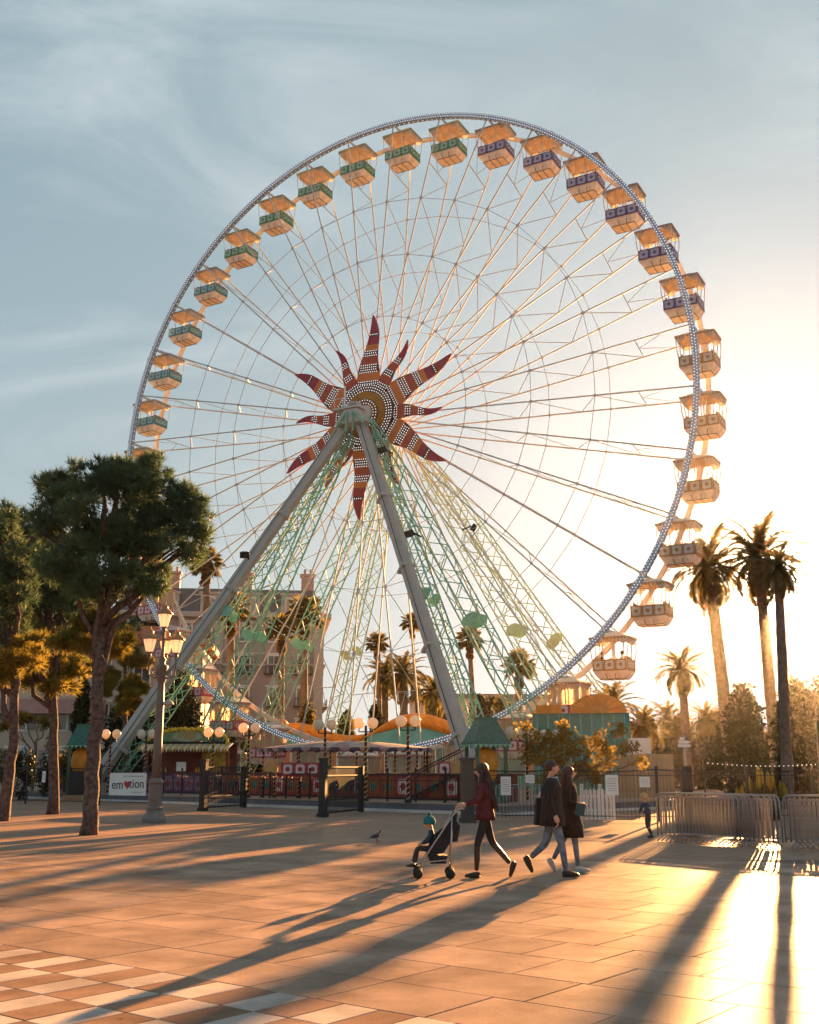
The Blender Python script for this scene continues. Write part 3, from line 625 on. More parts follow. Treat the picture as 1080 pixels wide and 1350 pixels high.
b = MB(); b.box((0, 5, 5.2), (17, 10, 10.4)); b.build('wall', M_stucco2, b2_)
b = MB(); b.box((-2.2, -.6, 5.9), (8, 1.2, 1.0)); b.build('balcony', M_pinkb, b2_)
b = MB(); b.box((0, 4.8, 10.6), (18, 11, .5)); b.box((0, 5, 11.4), (16, 9, 1.2), top=.7); b.build('roof', mat('tile_roof', (.30, .14, .09), .8, 0, .2), b2_)
for fl in range(3):
    for i in range(6): window(b2_, -7 + i * 2.8, -.04, 2.0 + fl * 3.2, 0, 1, fl < 2)
for k, (x, y, w, d, h) in enumerate(((10, 150, 18, 12, 11), (-45, 130, 30, 14, 15))):
    o = thing('apartment_block', ('low distant block seen between the palms right of the legs', 'pale apartment block far behind the left pines')[k], 'building', (x, y, 0), R(5))
    b = MB(); b.box((0, d / 2, h / 2), (w, d, h)); b.build('wall', M_stucco2, o); b = MB(); b.box((0, d / 2, h + .3), (w + 1, d + 1, .6)); b.build('roof', M_roofg, o)
    for fl in range(int(h / 3.2)):
        for i in range(int(w / 3)): window(o, -w / 2 + 1.6 + i * 3, -.05, 2 + fl * 3.2, 0)

# ---------------------------------------------------------------- vegetation
def leafmat(name, c1, c2, tr=.45, sc=1.0): return mat(name, c1, .6, 0, .25, sc, 0, trans=tr, col2=c2, spec=.25)
M_need = leafmat('pine_needles', (.075, .135, .09), (.13, .19, .08), .35, .9); M_need_suntint = leafmat('pine_needles_suntint', (.17, .17, .03), (.36, .26, .05), .5, 1.1)  # second needle material has low sunlight on the lower boughs put into its colour
M_bark = mat('pine_bark', (.09, .055, .045), .9, 0, .45, 9, 1.0, 22, col2=(.17, .11, .09)); M_bark2 = mat('grey_bark', (.14, .11, .09), .9, 0, .3, 8, .8)
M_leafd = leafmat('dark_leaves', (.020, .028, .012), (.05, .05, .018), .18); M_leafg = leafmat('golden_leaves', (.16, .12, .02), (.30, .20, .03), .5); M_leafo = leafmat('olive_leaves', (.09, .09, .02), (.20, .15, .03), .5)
M_frond = leafmat('palm_frond', (.12, .11, .035), (.22, .17, .055), .6, 2.); M_dead = leafmat('dead_frond', (.22, .12, .04), (.36, .20, .06), .45, 2.); M_ptrunk = mat('palm_trunk', (.16, .115, .08), .9, 0, .3, 5, .9, 14)
def blob_points(blobs, n, clump=0):
    if clump:
        nb = []
        for (x, y, z, a, b_, c) in blobs:
            for _ in range(clump):
                d = rng.normal(size=3); d /= np.linalg.norm(d); f = .35 + .65 * rng.random() ** .5; s = .30 + .22 * rng.random(); nb.append((x + d[0] * a * f, y + d[1] * b_ * f, z + d[2] * c * f, a * s, b_ * s, c * s * 1.05))
        blobs = nb
    vol = np.array([b[3] * b[4] * b[5] for b in blobs]); cnt = (n * vol ** .75 / (vol ** .75).sum()).astype(int); P = []; Nn = []
    for (x, y, z, a, b_, c), k in zip(blobs, cnt):
        d = rng.normal(size=(k, 3)); d /= np.linalg.norm(d, axis=1)[:, None]; r = rng.random(k) ** .38
        lump = 1 + .18 * np.sin(d[:, 0] * 5 + x) * np.sin(d[:, 1] * 6 + y) + .14 * np.sin(d[:, 2] * 7 + z * 3)
        P.append(np.array([x, y, z]) + d * (r * lump)[:, None] * np.array([a, b_, c])); Nn.append(d)
    return np.concatenate(P), np.concatenate(Nn)
def tufts(P, D, nn, ln, w):
    """needle tufts: nn thin triangles from each point, biased along D"""
    k = len(P); d = rng.normal(size=(k, nn, 3)) * .62 + D[:, None, :] * .75 + np.array([0, 0, .35]); d /= np.linalg.norm(d, axis=2)[..., None]
    s = np.cross(d, rng.normal(size=(k, nn, 3))); s /= np.linalg.norm(s, axis=2)[..., None]; L = ln * (.7 + .6 * rng.random((k, nn, 1)))
    p = P[:, None, :]; V = np.stack([p - s * w / 2, p + s * w / 2, p + d * L], 2).reshape(-1, 3); return V, np.arange(len(V)).reshape(-1, 3)
def leaves(P, D, sz, droop=0.):
    k = len(P); a = rng.normal(size=(k, 3)) * .8 + D * .5; a[:, 2] -= droop; a /= np.linalg.norm(a, axis=1)[:, None]; s = np.cross(a, rng.normal(size=(k, 3))); s /= np.linalg.norm(s, axis=1)[:, None]
    L = sz * (.6 + .8 * rng.random((k, 1))); V = np.stack([P, P + a * L * .5 + s * L * .28, P + a * L, P + a * L * .5 - s * L * .28], 1).reshape(-1, 3); return V, np.arange(len(V)).reshape(-1, 4)
def limb(b, p, q, r0, r1, wob=.2, n=6, k=6):
    p, q = Vector(p), Vector(q); pts = []; rs = []
    for i in range(k + 1):
        t = i / k; c = p.lerp(q, t) + Vector((random.uniform(-1, 1), random.uniform(-1, 1), random.uniform(-.5, .5))) * wob * (0 if i in (0, k) else 1); pts.append(c); rs.append(r0 + (r1 - r0) * t)
    b.path(pts, rs, n); return pts
def pine(label, base, trunk, blobs, ntuft, needle=(12, .24, .026), m=None, lower=None, group=None):
    o = thing('pine_tree', label, 'tree', base, 0, group); b = MB(); B = Vector(base)
    pts = [Vector(p) for p in trunk[0]]; fine = []
    for i in range(len(pts) - 1):
        for j in range(4): fine.append(pts[i].lerp(pts[i + 1], j / 4) + Vector((random.uniform(-.03, .03), random.uniform(-.03, .03), 0)))
    fine.append(pts[-1]); n = len(fine); rs = [trunk[1] * (1 - .62 * i / (n - 1)) + (.04 if i == 0 else 0) for i in range(n)]
    fine[0].z -= .05; b.path(fine, rs, 12); b.build('trunk', M_bark, o, True)
    b = MB(); top = pts[-1]
    for bl_ in blobs:
        c = Vector(bl_[:3]); s = fine[min(n - 1, max(int(n * .45), int(n * (.45 + .5 * max(0, (c.z - blobs_z(blobs)[0])) / (blobs_z(blobs)[1] - blobs_z(blobs)[0] + .01)))))]
        limb(b, s, c, .12, .035, .22)
        for _ in range(4): limb(b, s.lerp(c, random.uniform(.5, .95)), c + Vector((random.uniform(-1, 1) * bl_[3], random.uniform(-1, 1) * bl_[4], random.uniform(-.6, .9) * bl_[5])) * .9, .035, .012, .08, 4, 4)
    b.build('branch', M_bark, o, True)
    P, D = blob_points(blobs, ntuft, 9); V, Fc = tufts(P, D, *needle); obj('crown', npmesh('pine_crown', V, Fc, m or M_need), o)
    if lower:
        P, D = blob_points(lower[0], lower[1], 7); V, Fc = tufts(P, D, *needle); obj('crown', npmesh('pine_crown', V, Fc, M_need_suntint), o, label='lower foliage with sunlight put into its yellow colour')
    return o
def blobs_z(bl): return min(b_[2] for b_ in bl), max(b_[2] for b_ in bl)
def PB(px, py, Y, rx, ry=None, rz=None, base=None):       # a foliage blob given where it shows and how far it is
    p = at(px, py, Y) - Vector(base); return (p.x, p.y, p.z, rx, ry or rx * .9, rz or rx * .75)
def PT(px, py, Y, base): return tuple(at(px, py, Y) - Vector(base))
# the pine with the broad crown right of the frame's left edge
B1 = gp(118, 1100); Y1 = B1.y
q = lambda x, y, rx, rz=None, dy=0.: PB(x, y, Y1 + dy, rx, None, rz, B1)
big = [q(95, 650, .75), q(135, 640, .8, .6), q(175, 640, .85, .62, .4), q(215, 660, .9, .62), q(245, 690, .75, .55), q(70, 690, .65, .5, -.3), q(120, 700, 1.0, .7, -.6), q(175, 700, 1.1, .7, .3), q(225, 725, .75, .45), q(255, 715, .4, .4, .3), q(140, 760, .95, .6, -.5), q(90, 745, .85, .6, -.4), q(190, 760, .75, .4), q(60, 645, .35, .45, .2), q(150, 618, .5, .35), q(200, 622, .5, .35, .2), q(240, 650, .4, .35)]
pine('tall pine with broad dark crown beside the street lamp, nearest of the pines', B1, ([PT(118, 1100, Y1, B1), PT(121, 1020, Y1, B1), PT(128, 940, Y1, B1), PT(129, 880, Y1, B1), PT(134, 805, Y1, B1), PT(150, 740, Y1, B1), PT(160, 690, Y1, B1)], .215), big, 6400,
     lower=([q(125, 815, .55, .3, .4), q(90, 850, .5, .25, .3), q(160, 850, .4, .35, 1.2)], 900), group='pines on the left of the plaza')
B2 = gp(70, 1073); Y2 = B2.y
q = lambda x, y, rx, rz=None, dy=0.: PB(x, y, Y2 + dy, rx, None, rz, B2)
pine('pine with the straight reddish trunk, second from the left edge', B2, ([PT(70, 1073, Y2, B2), PT(70, 1000, Y2, B2), PT(71, 940, Y2, B2), PT(69, 880, Y2, B2), PT(60, 800, Y2, B2)], .215),
     [q(25, 720, 1.3, .9), q(60, 760, 1.4, .9), q(20, 780, 1.3, .8, -.5), q(90, 790, 1.1, .7), q(50, 820, 1.2, .7), q(10, 690, .8, .7), q(45, 690, .7, .6), q(75, 715, .8, .6), q(5, 840, 1.0, .6)], 4400, (12, .30, .036),
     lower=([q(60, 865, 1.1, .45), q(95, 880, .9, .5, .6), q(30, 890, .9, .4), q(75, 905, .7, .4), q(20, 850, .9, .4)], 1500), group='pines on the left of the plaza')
B3 = gp(4, 1082); Y3 = B3.y
q = lambda x, y, rx, rz=None, dy=0.: PB(x, y, Y3 + dy, rx, None, rz, B3)
pine('leaning pine cut by the left edge of the view', B3, ([PT(3, 1082, Y3, B3), PT(10, 1030, Y3, B3), PT(18, 980, Y3, B3), PT(20, 900, Y3, B3), PT(12, 850, Y3, B3), PT(0, 800, Y3, B3)], .21),
     [q(-15, 760, 1.3, .9), q(10, 800, 1.0, .6), q(-40, 700, 1.3, .9), q(0, 700, .8, .7), q(-10, 830, 1.0, .5), q(30, 740, .8, .6), q(-60, 800, 1.2, .8)], 3000, (12, .28, .034),
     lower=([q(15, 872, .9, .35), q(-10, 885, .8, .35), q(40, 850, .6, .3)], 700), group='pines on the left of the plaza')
B4 = gp(172, 1052); Y4 = 70.
B4 = Vector((B4.x * Y4 / B4.y, Y4, 0)); q = lambda x, y, rx, rz=None, dy=0.: PB(x, y, Y4 + dy, rx, None, rz, B4)
pine('yellow-green pine coloured as if lit by the low sun, behind the nearest pine', B4, ([(0, 0, 0), PT(168, 1000, Y4, B4), PT(165, 940, Y4, B4), PT(165, 870, Y4, B4)], .22),
     [q(170, 830, 1.2, 1.0, .5), q(165, 860, 1.0, .8)], 700, (12, .32, .045), m=M_need,
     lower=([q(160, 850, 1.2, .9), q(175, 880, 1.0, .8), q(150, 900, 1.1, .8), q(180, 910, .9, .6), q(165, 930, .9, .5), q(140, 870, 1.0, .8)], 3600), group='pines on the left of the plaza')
def tree(label, base, blobs, n, sz, m, trunk_r=.15, name='leafy_tree', cat='tree', group=None, bark=None, droop=0., clump=7):
    o = thing(name, label, cat, base, 0, group); b = MB(); zs = blobs_z(blobs); z0 = max(.3, zs[0] * .75); t0 = Vector((0, 0, z0))
    limb(b, (0, 0, -.05), t0, trunk_r, trunk_r * .7, .04, 8)
    b.build('trunk', bark or M_bark2, o, True); b = MB()
    for bl_ in blobs:
        limb(b, t0 * random.uniform(.7, 1), bl_[:3], trunk_r * .5, .02, .12, 5)
    b.build('branch', bark or M_bark2, o, True)
    P, D = blob_points(blobs, n, clump); V, Fc = leaves(P, D, sz, droop); obj('crown', npmesh('tree_crown', V, Fc, m), o); return o
def simple_blobs(w, h0, h1, k, flat=1.0):
    L_ = []
    for i in range(k):
        a = random.uniform(0, 2 * PI); r = random.uniform(0, .62) * w; z = random.uniform(h0, h1); e = 1 - .5 * abs((z - (h0 + h1) / 2) / max(.1, (h1 - h0) / 2)); L_.append((r * math.cos(a) * e, r * math.sin(a) * e, z, w * .42 * e + .1, w * .42 * e + .1, (h1 - h0) / k * 1.3 + .25))
    return L_
def column(w, h, k=8, lo=.3):
    return [(random.uniform(-.06, .06) * w, random.uniform(-.06, .06) * w, lo + (h - lo) * (i + .5) / k, w / 2 * (1 if i < k - 2 else .85 if i == k - 2 else .55), w / 2 * (1 if i < k - 2 else .85 if i == k - 2 else .55), (h - lo) / k * .95) for i in range(k)]
def sized(px, py_top, Y): return at(px, py_top, Y)
def base_at(px, Y): p = at(px, 1013, Y); return (p.x, Y, 0)
# cypress and dark evergreens
def ev(label, px, top, Y, wpx, n=5000, sz=.24, m=None, name='cypress_tree', group=None):
    h = at(px, top, Y).z; w = wpx / F * Y; return tree(label, base_at(px, Y), column(w, h), n, sz, m or M_leafd, .2, name, group=group, clump=0)
ev('slim dark cypress between the two middle pine trunks', 103, 895, 66, 20)
ev('dark yew filling the gap left of the street lamp', 168, 925, 74, 70, 9000, .26, name='yew_tree')
ev('tall dark evergreen behind the lantern cluster of the street lamp', 185, 790, 82, 62, 9000, .3, name='evergreen_tree')
ev('rounded dark evergreen behind the ticket stand', 232, 892, 70, 52, 7000, .26, name='evergreen_tree')
ev('clipped round-topped cypress between the tall palms', 985, 908, 58, 46, 9000, .24)
ev('wide cypress at the foot of the thickest palm trunk', 1058, 905, 52, 60, 11000, .24)
ev('cypress cut off by the right edge of the view', 1092, 900, 54, 60, 5000, .22)
# crowns low behind the wheel
lows = [(455, 915, 92, 34, M_leafo, 'olive-brown tree behind the wheel, left of the centre palms'), (500, 925, 90, 30, M_leafd, 'dark low tree behind the wheel under the slim palm'), (575, 900, 96, 46, M_leafd, 'dark tree crown behind the wheel, left of the right leg'), (640, 905, 92, 52, M_leafd, 'dark tree just right of the thick right leg'), (668, 915, 84, 44, M_leafo, 'olive tree behind the right lattice legs'),
        (405, 925, 88, 40, M_leafo, 'olive tree in front of the hotel corner'), (290, 960, 80, 40, M_leafd, 'dark shrubby tree at the hotel foot'), (340, 950, 84, 40, M_leafd, 'dark tree at the hotel foot behind the left leg'),
        (800, 925, 80, 55, M_leafd, 'dark tree behind the orange dome'), (850, 945, 76, 52, M_leafd, 'dark tree behind the beige board wall'), (905, 940, 82, 60, M_leafo, 'brown-green tree behind the street sign'), (945, 930, 86, 60, M_leafd, 'dark tree right of the low palm'), (1000, 950, 78, 60, M_leafo, 'brown tree glowing below the sun'), (1070, 955, 70, 60, M_leafd, 'dark tree at the right edge behind the cypresses'), (735, 950, 90, 70, M_leafd, 'dark tree behind the turquoise box')]
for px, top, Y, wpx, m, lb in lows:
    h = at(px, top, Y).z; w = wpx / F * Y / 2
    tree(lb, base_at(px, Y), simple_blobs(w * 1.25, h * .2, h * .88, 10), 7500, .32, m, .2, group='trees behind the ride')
for px0, px1, Y, top, lb in ((800, 890, 74, 968, 'clipped dark hedge behind the beige board hoarding'), (890, 985, 70, 972, 'long dark hedge right of the street sign'), (985, 1100, 66, 966, 'long dark hedge at the right edge behind the cypresses')):
    xa, xb = base_at(px0, Y)[0], base_at(px1, Y)[0]; h = at(px0, top, Y).z
    tree(lb, ((xa + xb) / 2, Y, 0), [(xa - (xa + xb) / 2 + (xb - xa) * (i + .5) / 6, 0, h * .5, (xb - xa) / 9, .8, h * .5) for i in range(6)], 5200, .28, M_leafd, .1, 'hedge', 'hedge', clump=0)
# the sunlit olive in front of the turquoise box
Bo = base_at(735, 44.5); q = lambda x, y, rx, rz=None, dy=0.: PB(x, y, 44.5 + dy, rx, None, rz, Bo)
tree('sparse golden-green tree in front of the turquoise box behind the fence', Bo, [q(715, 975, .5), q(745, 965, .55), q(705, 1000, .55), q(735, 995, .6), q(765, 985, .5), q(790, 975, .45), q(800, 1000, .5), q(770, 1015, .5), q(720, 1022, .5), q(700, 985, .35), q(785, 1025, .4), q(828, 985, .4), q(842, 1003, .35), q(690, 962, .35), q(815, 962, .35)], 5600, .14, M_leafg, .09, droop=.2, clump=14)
# shrubs by the left fence
for i, (px, top, Y, wpx, m, lb, nm) in enumerate(((32, 985, 60, 34, M_leafd, 'rounded dark shrub behind the left fence', 'shrub'), (60, 972, 62, 30, M_leafd, 'ball-shaped grey-green shrub behind the straight pine', 'shrub'), (85, 985, 61, 24, M_leafo, 'golden shrub right of the straight pine trunk', 'shrub'), (8, 960, 60, 30, M_leafo, 'golden bush at the left edge behind the leaning pine', 'shrub'))):
    h = at(px, top, Y).z; w = wpx / F * Y / 2
    tree(lb, base_at(px, Y), simple_blobs(w * 1.3, .4, h * .85, 6), 1800, .14, m, .07, nm, 'shrub')
Bp = base_at(45, 64); q = lambda x, y, rx, rz=None, dy=0.: PB(x, y, 64 + dy, rx, None, rz, Bp)
tree('flat-topped wisteria arbour with twisted stems in front of the villa', Bp, [q(20, 952, .7, .3), q(35, 948, .7, .3), q(50, 950, .7, .3), q(62, 955, .6, .3), q(8, 955, .6, .3)], 2200, .16, M_leafg, .1, 'arbour_vine', 'vine')
# grass blades and low planting behind the right fence
def rosette(px, Y, wpx, hpx, n, m, label, name, cat, z0=0.):
    B = Vector(base_at(px, Y)); o = thing(name, label, cat, B); w = wpx / F * Y / 2; h = hpx / F * Y
    mb = MB()
    for i in range(n):
        a = random.uniform(0, 2 * PI); r = random.uniform(0, .8) * w; x, y = r * math.cos(a), r * math.sin(a) * .6; L_ = h * random.uniform(.55, 1.05); t = (x / w * .35, y / w * .3); sd_ = .035
        p0 = Vector((x, y, z0)); p1 = p0 + Vector((t[0] * L_ * .5, t[1] * L_ * .5, L_ * .6)); p2 = p0 + Vector((t[0] * L_ * 1.2, t[1] * L_ * 1.2, L_)); s_ = Vector((math.cos(a + 1), math.sin(a + 1), 0)) * sd_
        mb.add([p0 - s_, p0 + s_, p1 + s_ * .9, p1 - s_ * .9, p2], [(0, 1, 2, 3), (3, 2, 4)])
    k = mb.build('leaf_blades', m, o); k['kind'] = 'stuff'; return o
Byf = gp(985, 1070); aloe = rosette(1000, 37, 60, 52, 260, M_leafo, 'clump of spiky plants with golden torch-like heads behind the barriers', 'torch_plant', 'plant')
b = MB()
for i in range(34):
    x, y = random.uniform(-.8, .8), random.uniform(-.4, .4); h = 1.0 + .75 * math.exp(-((x - .1) / .5) ** 2) * random.uniform(.7, 1); b.lathe([(.01, h - .55), (.075, h - .42), (.07, h - .2), (.01, h)], (x, y, 0), 6)
b.build('flower_heads', mat('golden_flower', (.50, .34, .03), .6, 0, .2, 3, trans=.4), aloe)['kind'] = 'stuff'

# palms
def frond_mesh(name, L, arch, m, leaf=.55, n=24, wr=.035, vee=.5):
    b = MB(); pts = []; ang = 0; p = Vector((0, 0, 0)); k = 12
    for i in range(k + 1):
        pts.append(p.copy()); a = -arch * (i / k) ** 1.3; p = p + Vector((math.cos(a), 0, math.sin(a))) * (L / k)
    b.path(pts, [wr * (1 - .85 * i / k) for i in range(k + 1)], 4)
    for i in range(n):
        t = .1 + .9 * i / (n - 1); f = t * k; j = min(k - 1, int(f)); c = pts[j].lerp(pts[j + 1], f - j); d = (pts[j + 1] - pts[j]).normalized(); up = Vector((-d.z, 0, d.x))
        ln = leaf * (math.sin(PI * min(.96, .16 + t * .78)) ** .6)
        for s in (-1, 1):
            dr = (d * .75 + Vector((0, s, 0)) * .8 + up * (vee - .9 * random.random()) * .6 - Vector((0, 0, .25))).normalized(); e = c + dr * ln * random.uniform(.85, 1.1); wv = d * .036
            b.add([c - wv, c + wv, e], [(0, 1, 2)] if s > 0 else [(0, 2, 1)])
    return b.mesh(name, m)
def fan_mesh(name, stalk, Rr, m, droop):
    b = MB(); b.path([(0, 0, 0), (stalk * .5, 0, .04), (stalk, 0, 0)], [.03, .022, .018], 4); n = 18; c = Vector((stalk, 0, 0))
    for i in range(n):
        a = R(-115 + 230 * i / (n - 1)); ln = Rr * (.8 + .2 * math.cos(a)); d = Vector((math.cos(a), math.sin(a), 0)); s = Vector((-math.sin(a), math.cos(a), 0)) * ln * .085; z = .05 * (i % 2)
        mid = c + d * ln * .55 + Vector((0, 0, z)); tip = c + d * ln - Vector((0, 0, droop * ln * random.uniform(.5, 1.1)))
        b.add([c, mid - s, tip, mid + s], [(0, 1, 2), (0, 2, 3)])
    return b.mesh(name, m)
PF = [frond_mesh('frond', 1.0, a, M_frond, leaf=.2, n=28, wr=.010) for a in (1.1, 1.5, 2.0)]
PDd = frond_mesh('dead_frond', 1.0, .8, M_dead, leaf=.16, n=20, wr=.012)
FF = [fan_mesh('fan_leaf', .5, .5, M_frond, dr) for dr in (.15, .5)]; FDd = fan_mesh('dead_leaf', .45, .42, M_dead, .9)
def trunk_mesh(pts, r0, r1, rings=True):
    b = MB(); n = 26; P = []; rs = []
    for i in range(n + 1):
        t = i / n * (len(pts) - 1); j = min(len(pts) - 2, int(t)); P.append(Vector(pts[j]).lerp(Vector(pts[j + 1]), t - j)); rs.append((r0 + (r1 - r0) * i / n) * (1.06 if i % 2 else .96) * (1.25 if i == 0 else 1))
    b.path(P, rs, 10); return b
def palm(label, base, top, r0, r1, L, kind='feather', nf=38, dead=10, bend=0., group='palms'):
    base = Vector(base); top = Vector(top) - base; o = thing('palm_tree', label, 'palm', base, 0, group)
    mid = top * .5 + Vector((bend, 0, 0)); trunk_mesh([(0, 0, -.1), mid, top], r0, r1).build('trunk', M_ptrunk, o, True)
    for i in range(nf):
        t = i / nf; el = R(82 - 118 * t ** .85 + random.uniform(-7, 7)); az = i * 2.39996 + random.uniform(-.2, .2)
        me = PF[0 if t < .35 else 1 if t < .75 else 2] if kind == 'feather' else FF[0 if t < .5 else 1]
        f = obj('frond', me, o, top + Vector((0, 0, .1 * L * .3)), (0, -el, az)); s = L * random.uniform(.85, 1.08); f.scale = (s, s, s)
    for i in range(dead):
        az = i * 2.39996 + .7; el = R(-58 - random.uniform(0, 25)); me = PDd if kind == 'feather' else FDd
        f = obj('dead_frond', me, o, top - Vector((0, 0, .05 * L + random.uniform(0, .5) * L * (1 if kind == 'fan' else .3))), (0, -el, az)); s = L * random.uniform(.6, .85); f.scale = (s, s, s)
    return o
def P_(label, px, py, Y, bx, Lpx, r, kind='feather', **k):
    palm(label, base_at(bx, Y), at(px, py, Y), r, r * .72, Lpx / F * Y, kind, **k)
P_('tall palm nearest the wheel, its fronds overlapping the orange gondolas', 935, 752, 62, 968, 66, .42, nf=44, dead=22, group='tall palms on the right')
P_('tall palm whose crown stands right above the sun glare', 1000, 738, 64, 1025, 72, .40, nf=46, dead=8, group='tall palms on the right')
P_('tall palm with the thick straight trunk behind the stacked barriers', 1026, 752, 47, 1036, 48, .27, nf=40, dead=8, group='tall palms on the right')
P_('round-crowned palm standing over the street sign', 899, 884, 68, 908, 42, .32, nf=46, dead=10)
P_('half-hidden palm left of the round-crowned one', 808, 932, 66, 812, 46, .4, nf=40)
P_('low palm behind the beige board wall', 848, 958, 64, 850, 40, .35, nf=40)
P_('small palm silhouetted left of the clipped cypress', 930, 950, 80, 932, 34, .3, nf=36)
P_('palm silhouette behind the tall palm trunk', 962, 945, 84, 960, 34, .3, nf=36)
P_('slim palm behind the round-crowned palm', 880, 948, 86, 882, 34, .28, nf=36)
P_('feather palm low behind the centre of the wheel', 508, 892, 92, 508, 38, .35, nf=40, group='palms behind the wheel')
P_('dense feather palm left of the right leg behind the wheel', 532, 890, 90, 534, 44, .4, nf=44, group='palms behind the wheel')
P_('feather palm close beside the right leg', 572, 915, 88, 570, 40, .38, nf=40, group='palms behind the wheel')
P_('tall fan palm rising above the hotel roof', 272, 745, 92, 276, 27, .38, 'fan', nf=34, dead=24, group='fan palms behind the wheel')
P_('orange-lit fan palm in front of the left hotel bay', 305, 806, 86, 304, 32, .35, 'fan', nf=30, dead=34, group='fan palms behind the wheel')
P_('orange-lit fan palm in front of the hotel corner', 402, 812, 88, 400, 32, .35, 'fan', nf=30, dead=34, group='fan palms behind the wheel')
P_('fan palm with a brown skirt at the hotel front between the left lattices', 372, 832, 90, 370, 26, .3, 'fan', nf=28, dead=22, group='fan palms behind the wheel')
P_('fan palm alone in the sky left of centre', 497, 850, 90, 505, 19, .22, 'fan', nf=30, dead=16, group='fan palms behind the wheel')
P_('slim dark fan palm close left of the thick right leg', 543, 822, 92, 556, 18, .16, 'fan', nf=26, dead=10, group='fan palms behind the wheel')
P_('fan palm right of the thick right leg', 619, 845, 84, 630, 22, .25, 'fan', nf=32, dead=26, group='fan palms behind the wheel')
P_('fan palm with a long brown skirt behind the right lattices', 684, 880, 82, 682, 26, .3, 'fan', nf=32, dead=34, group='fan palms behind the wheel')
# bare sapling at the right edge
b = MB(); sp_ = thing('bare_tree', 'bare thin sapling standing up at the right edge', 'tree', base_at(1078, 46), 0); tp = at(1070, 858, 46) - sp_.location
limb(b, (0, 0, -.05), tp, .06, .012, .03, 6, 8)
for i in range(14): t = random.uniform(.45, .95); c = tp * t; limb(b, c, c + Vector((random.uniform(-.5, .5), random.uniform(-.3, .3), random.uniform(.2, .6))), .014, .004, .03, 4, 3)
b.build('trunk', M_bark2, sp_)
# ---------------------------------------------------------------- the ride's station
M_turqwin = mat('station_glass', (.16, .26, .26), .15, 0, .3, .8, spec=.7); M_curt = mat('station_curtain', (.34, .20, .12), .8, 0, .3, 2)
st = thing('station_facade', 'long turquoise station wall with an orange wave crest behind the wheel foot', 'ride station', LW(0, 8.2, DZ), TH)
x0, x1, zt = -13.5, 11.5, 3.3
b = MB(); b.box(((x0 + x1) / 2, .5, zt / 2), (x1 - x0, 1.0, zt)); b.build('wall', M_turq, st)
def crest(x): return 3.75 + .55 * math.sin((x + 13.5) * .62 + .5) + .035 * (x + 2)
n = 90; b = MB(); top = [(x0 + (x1 - x0) * i / n, crest(x0 + (x1 - x0) * i / n)) for i in range(n + 1)]
vs = []; fs = []
for i, (x, z) in enumerate(top): vs += [(x, -.25, zt - .6), (x, -.25, z), (x, .1, z), (x, .1, zt - .6)]
for i in range(n):
    for k in range(4): fs.append((i * 4 + k, (i + 1) * 4 + k, (i + 1) * 4 + (k + 1) % 4, i * 4 + (k + 1) % 4))
fs += [(0, 1, 2, 3), tuple(4 * n + k for k in (3, 2, 1, 0))]; b.add(vs, fs); b.build('crest_panel', M_turq, st)
b = MB(); b.path([(x, -.1, z + .12) for x, z in top], [.12 + .38 * abs(math.sin((x - x0) * .36)) ** .8 for x, z in top], 10)
b.sphere((x0 + 1.0, -.1, crest(x0 + 1) + .3), .62, 12, 8); b.sphere((x0 + 3.4, -.1, crest(x0 + 3.4) - .25), .42, 12, 8); b.build('orange_wave', M_orange, st, True)
b = MB()
for i in range(19): x = x0 + .7 + i * 1.3; b.box((x, -.06, 1.75), (.1, .1, 2.6))
b.build('window_posts', M_white, st)['kind'] = 'stuff'
for i in range(18):
    x = x0 + 1.35 + i * 1.3; b = MB(); b.box((0, 0, 0), (1.1, .05, 1.55)); obj('window_pane', b.mesh('pane_', M_turqwin if i % 3 else M_curt), st, (x, -.03, 1.75))
orn_d, orn_l, orn_m = mat('red_border', (.36, .04, .06)), mat('red_tile', (.45, .33, .33)), mat('red_ground', (.30, .02, .05))
def flower_tile(w, h, md, ml, mm, nm='ornament_tile'):
    t = MB(); t.box((0, 0, 0), (w, .03, h)); t.m = 1; n = 16
    pts = [((.43 - .06 * math.cos(8 * PI * i / n)) * w * math.cos(2 * PI * i / n), (.43 - .06 * math.cos(8 * PI * i / n)) * h * math.sin(2 * PI * i / n)) for i in range(n)]
    t.prism([(x, -.015, z) for x, z in reversed(pts)], (0, -.012, 0)); t.m = 2
    pts = [(.2 * w * math.cos(2 * PI * i / 8), .2 * h * math.sin(2 * PI * i / 8)) for i in range(8)]; t.prism([(x, -.027, z) for x, z in reversed(pts)], (0, -.015, 0)); return t.mesh(nm, [md, ml, mm])
FT = flower_tile(.8, .8, orn_d, orn_l, orn_m); FTo = flower_tile(.9, .9, mat('skirt_border', (.30, .05, .04)), mat('skirt_orange', (.30, .10, .03)), mat('skirt_teal', (.05, .2, .2)))
FTp = flower_tile(.9, .9, mat('skirt_violet', (.16, .05, .14)), mat('skirt_pink', (.32, .18, .22)), mat('skirt_rose', (.36, .05, .1)))
# painted low stage in front of the wheel
dirf = fd; rzf = math.atan2(fd.y, fd.x); FO = FL + fn * 3.4
stg = thing('painted_stage', 'low stage front covered in red, pink and orange flower tiles behind the railing', 'stage', (FO.x, FO.y, DZ), rzf)
Lf = (FR - FL).length
b = MB(); b.box((Lf / 2 + 2, .35, .5), (Lf - 8, .6, 1.0)); b.build('stage_wall', mat('stage_maroon', (.16, .03, .035), .6), stg)
for i in range(30):
    xx = 8.2 + i * .905
    if xx < Lf - 2.4: obj('ornament_tile', (FTp if i < 8 else FTo if i % 3 else FT), stg, (xx, .03, .53))
b = MB(); b.box((Lf / 2 + 2, .35, 1.04), (Lf - 7.6, .8, .08)); b.build('stage_top', mat('stage_maroon', (.16, .03, .035), .6), stg)
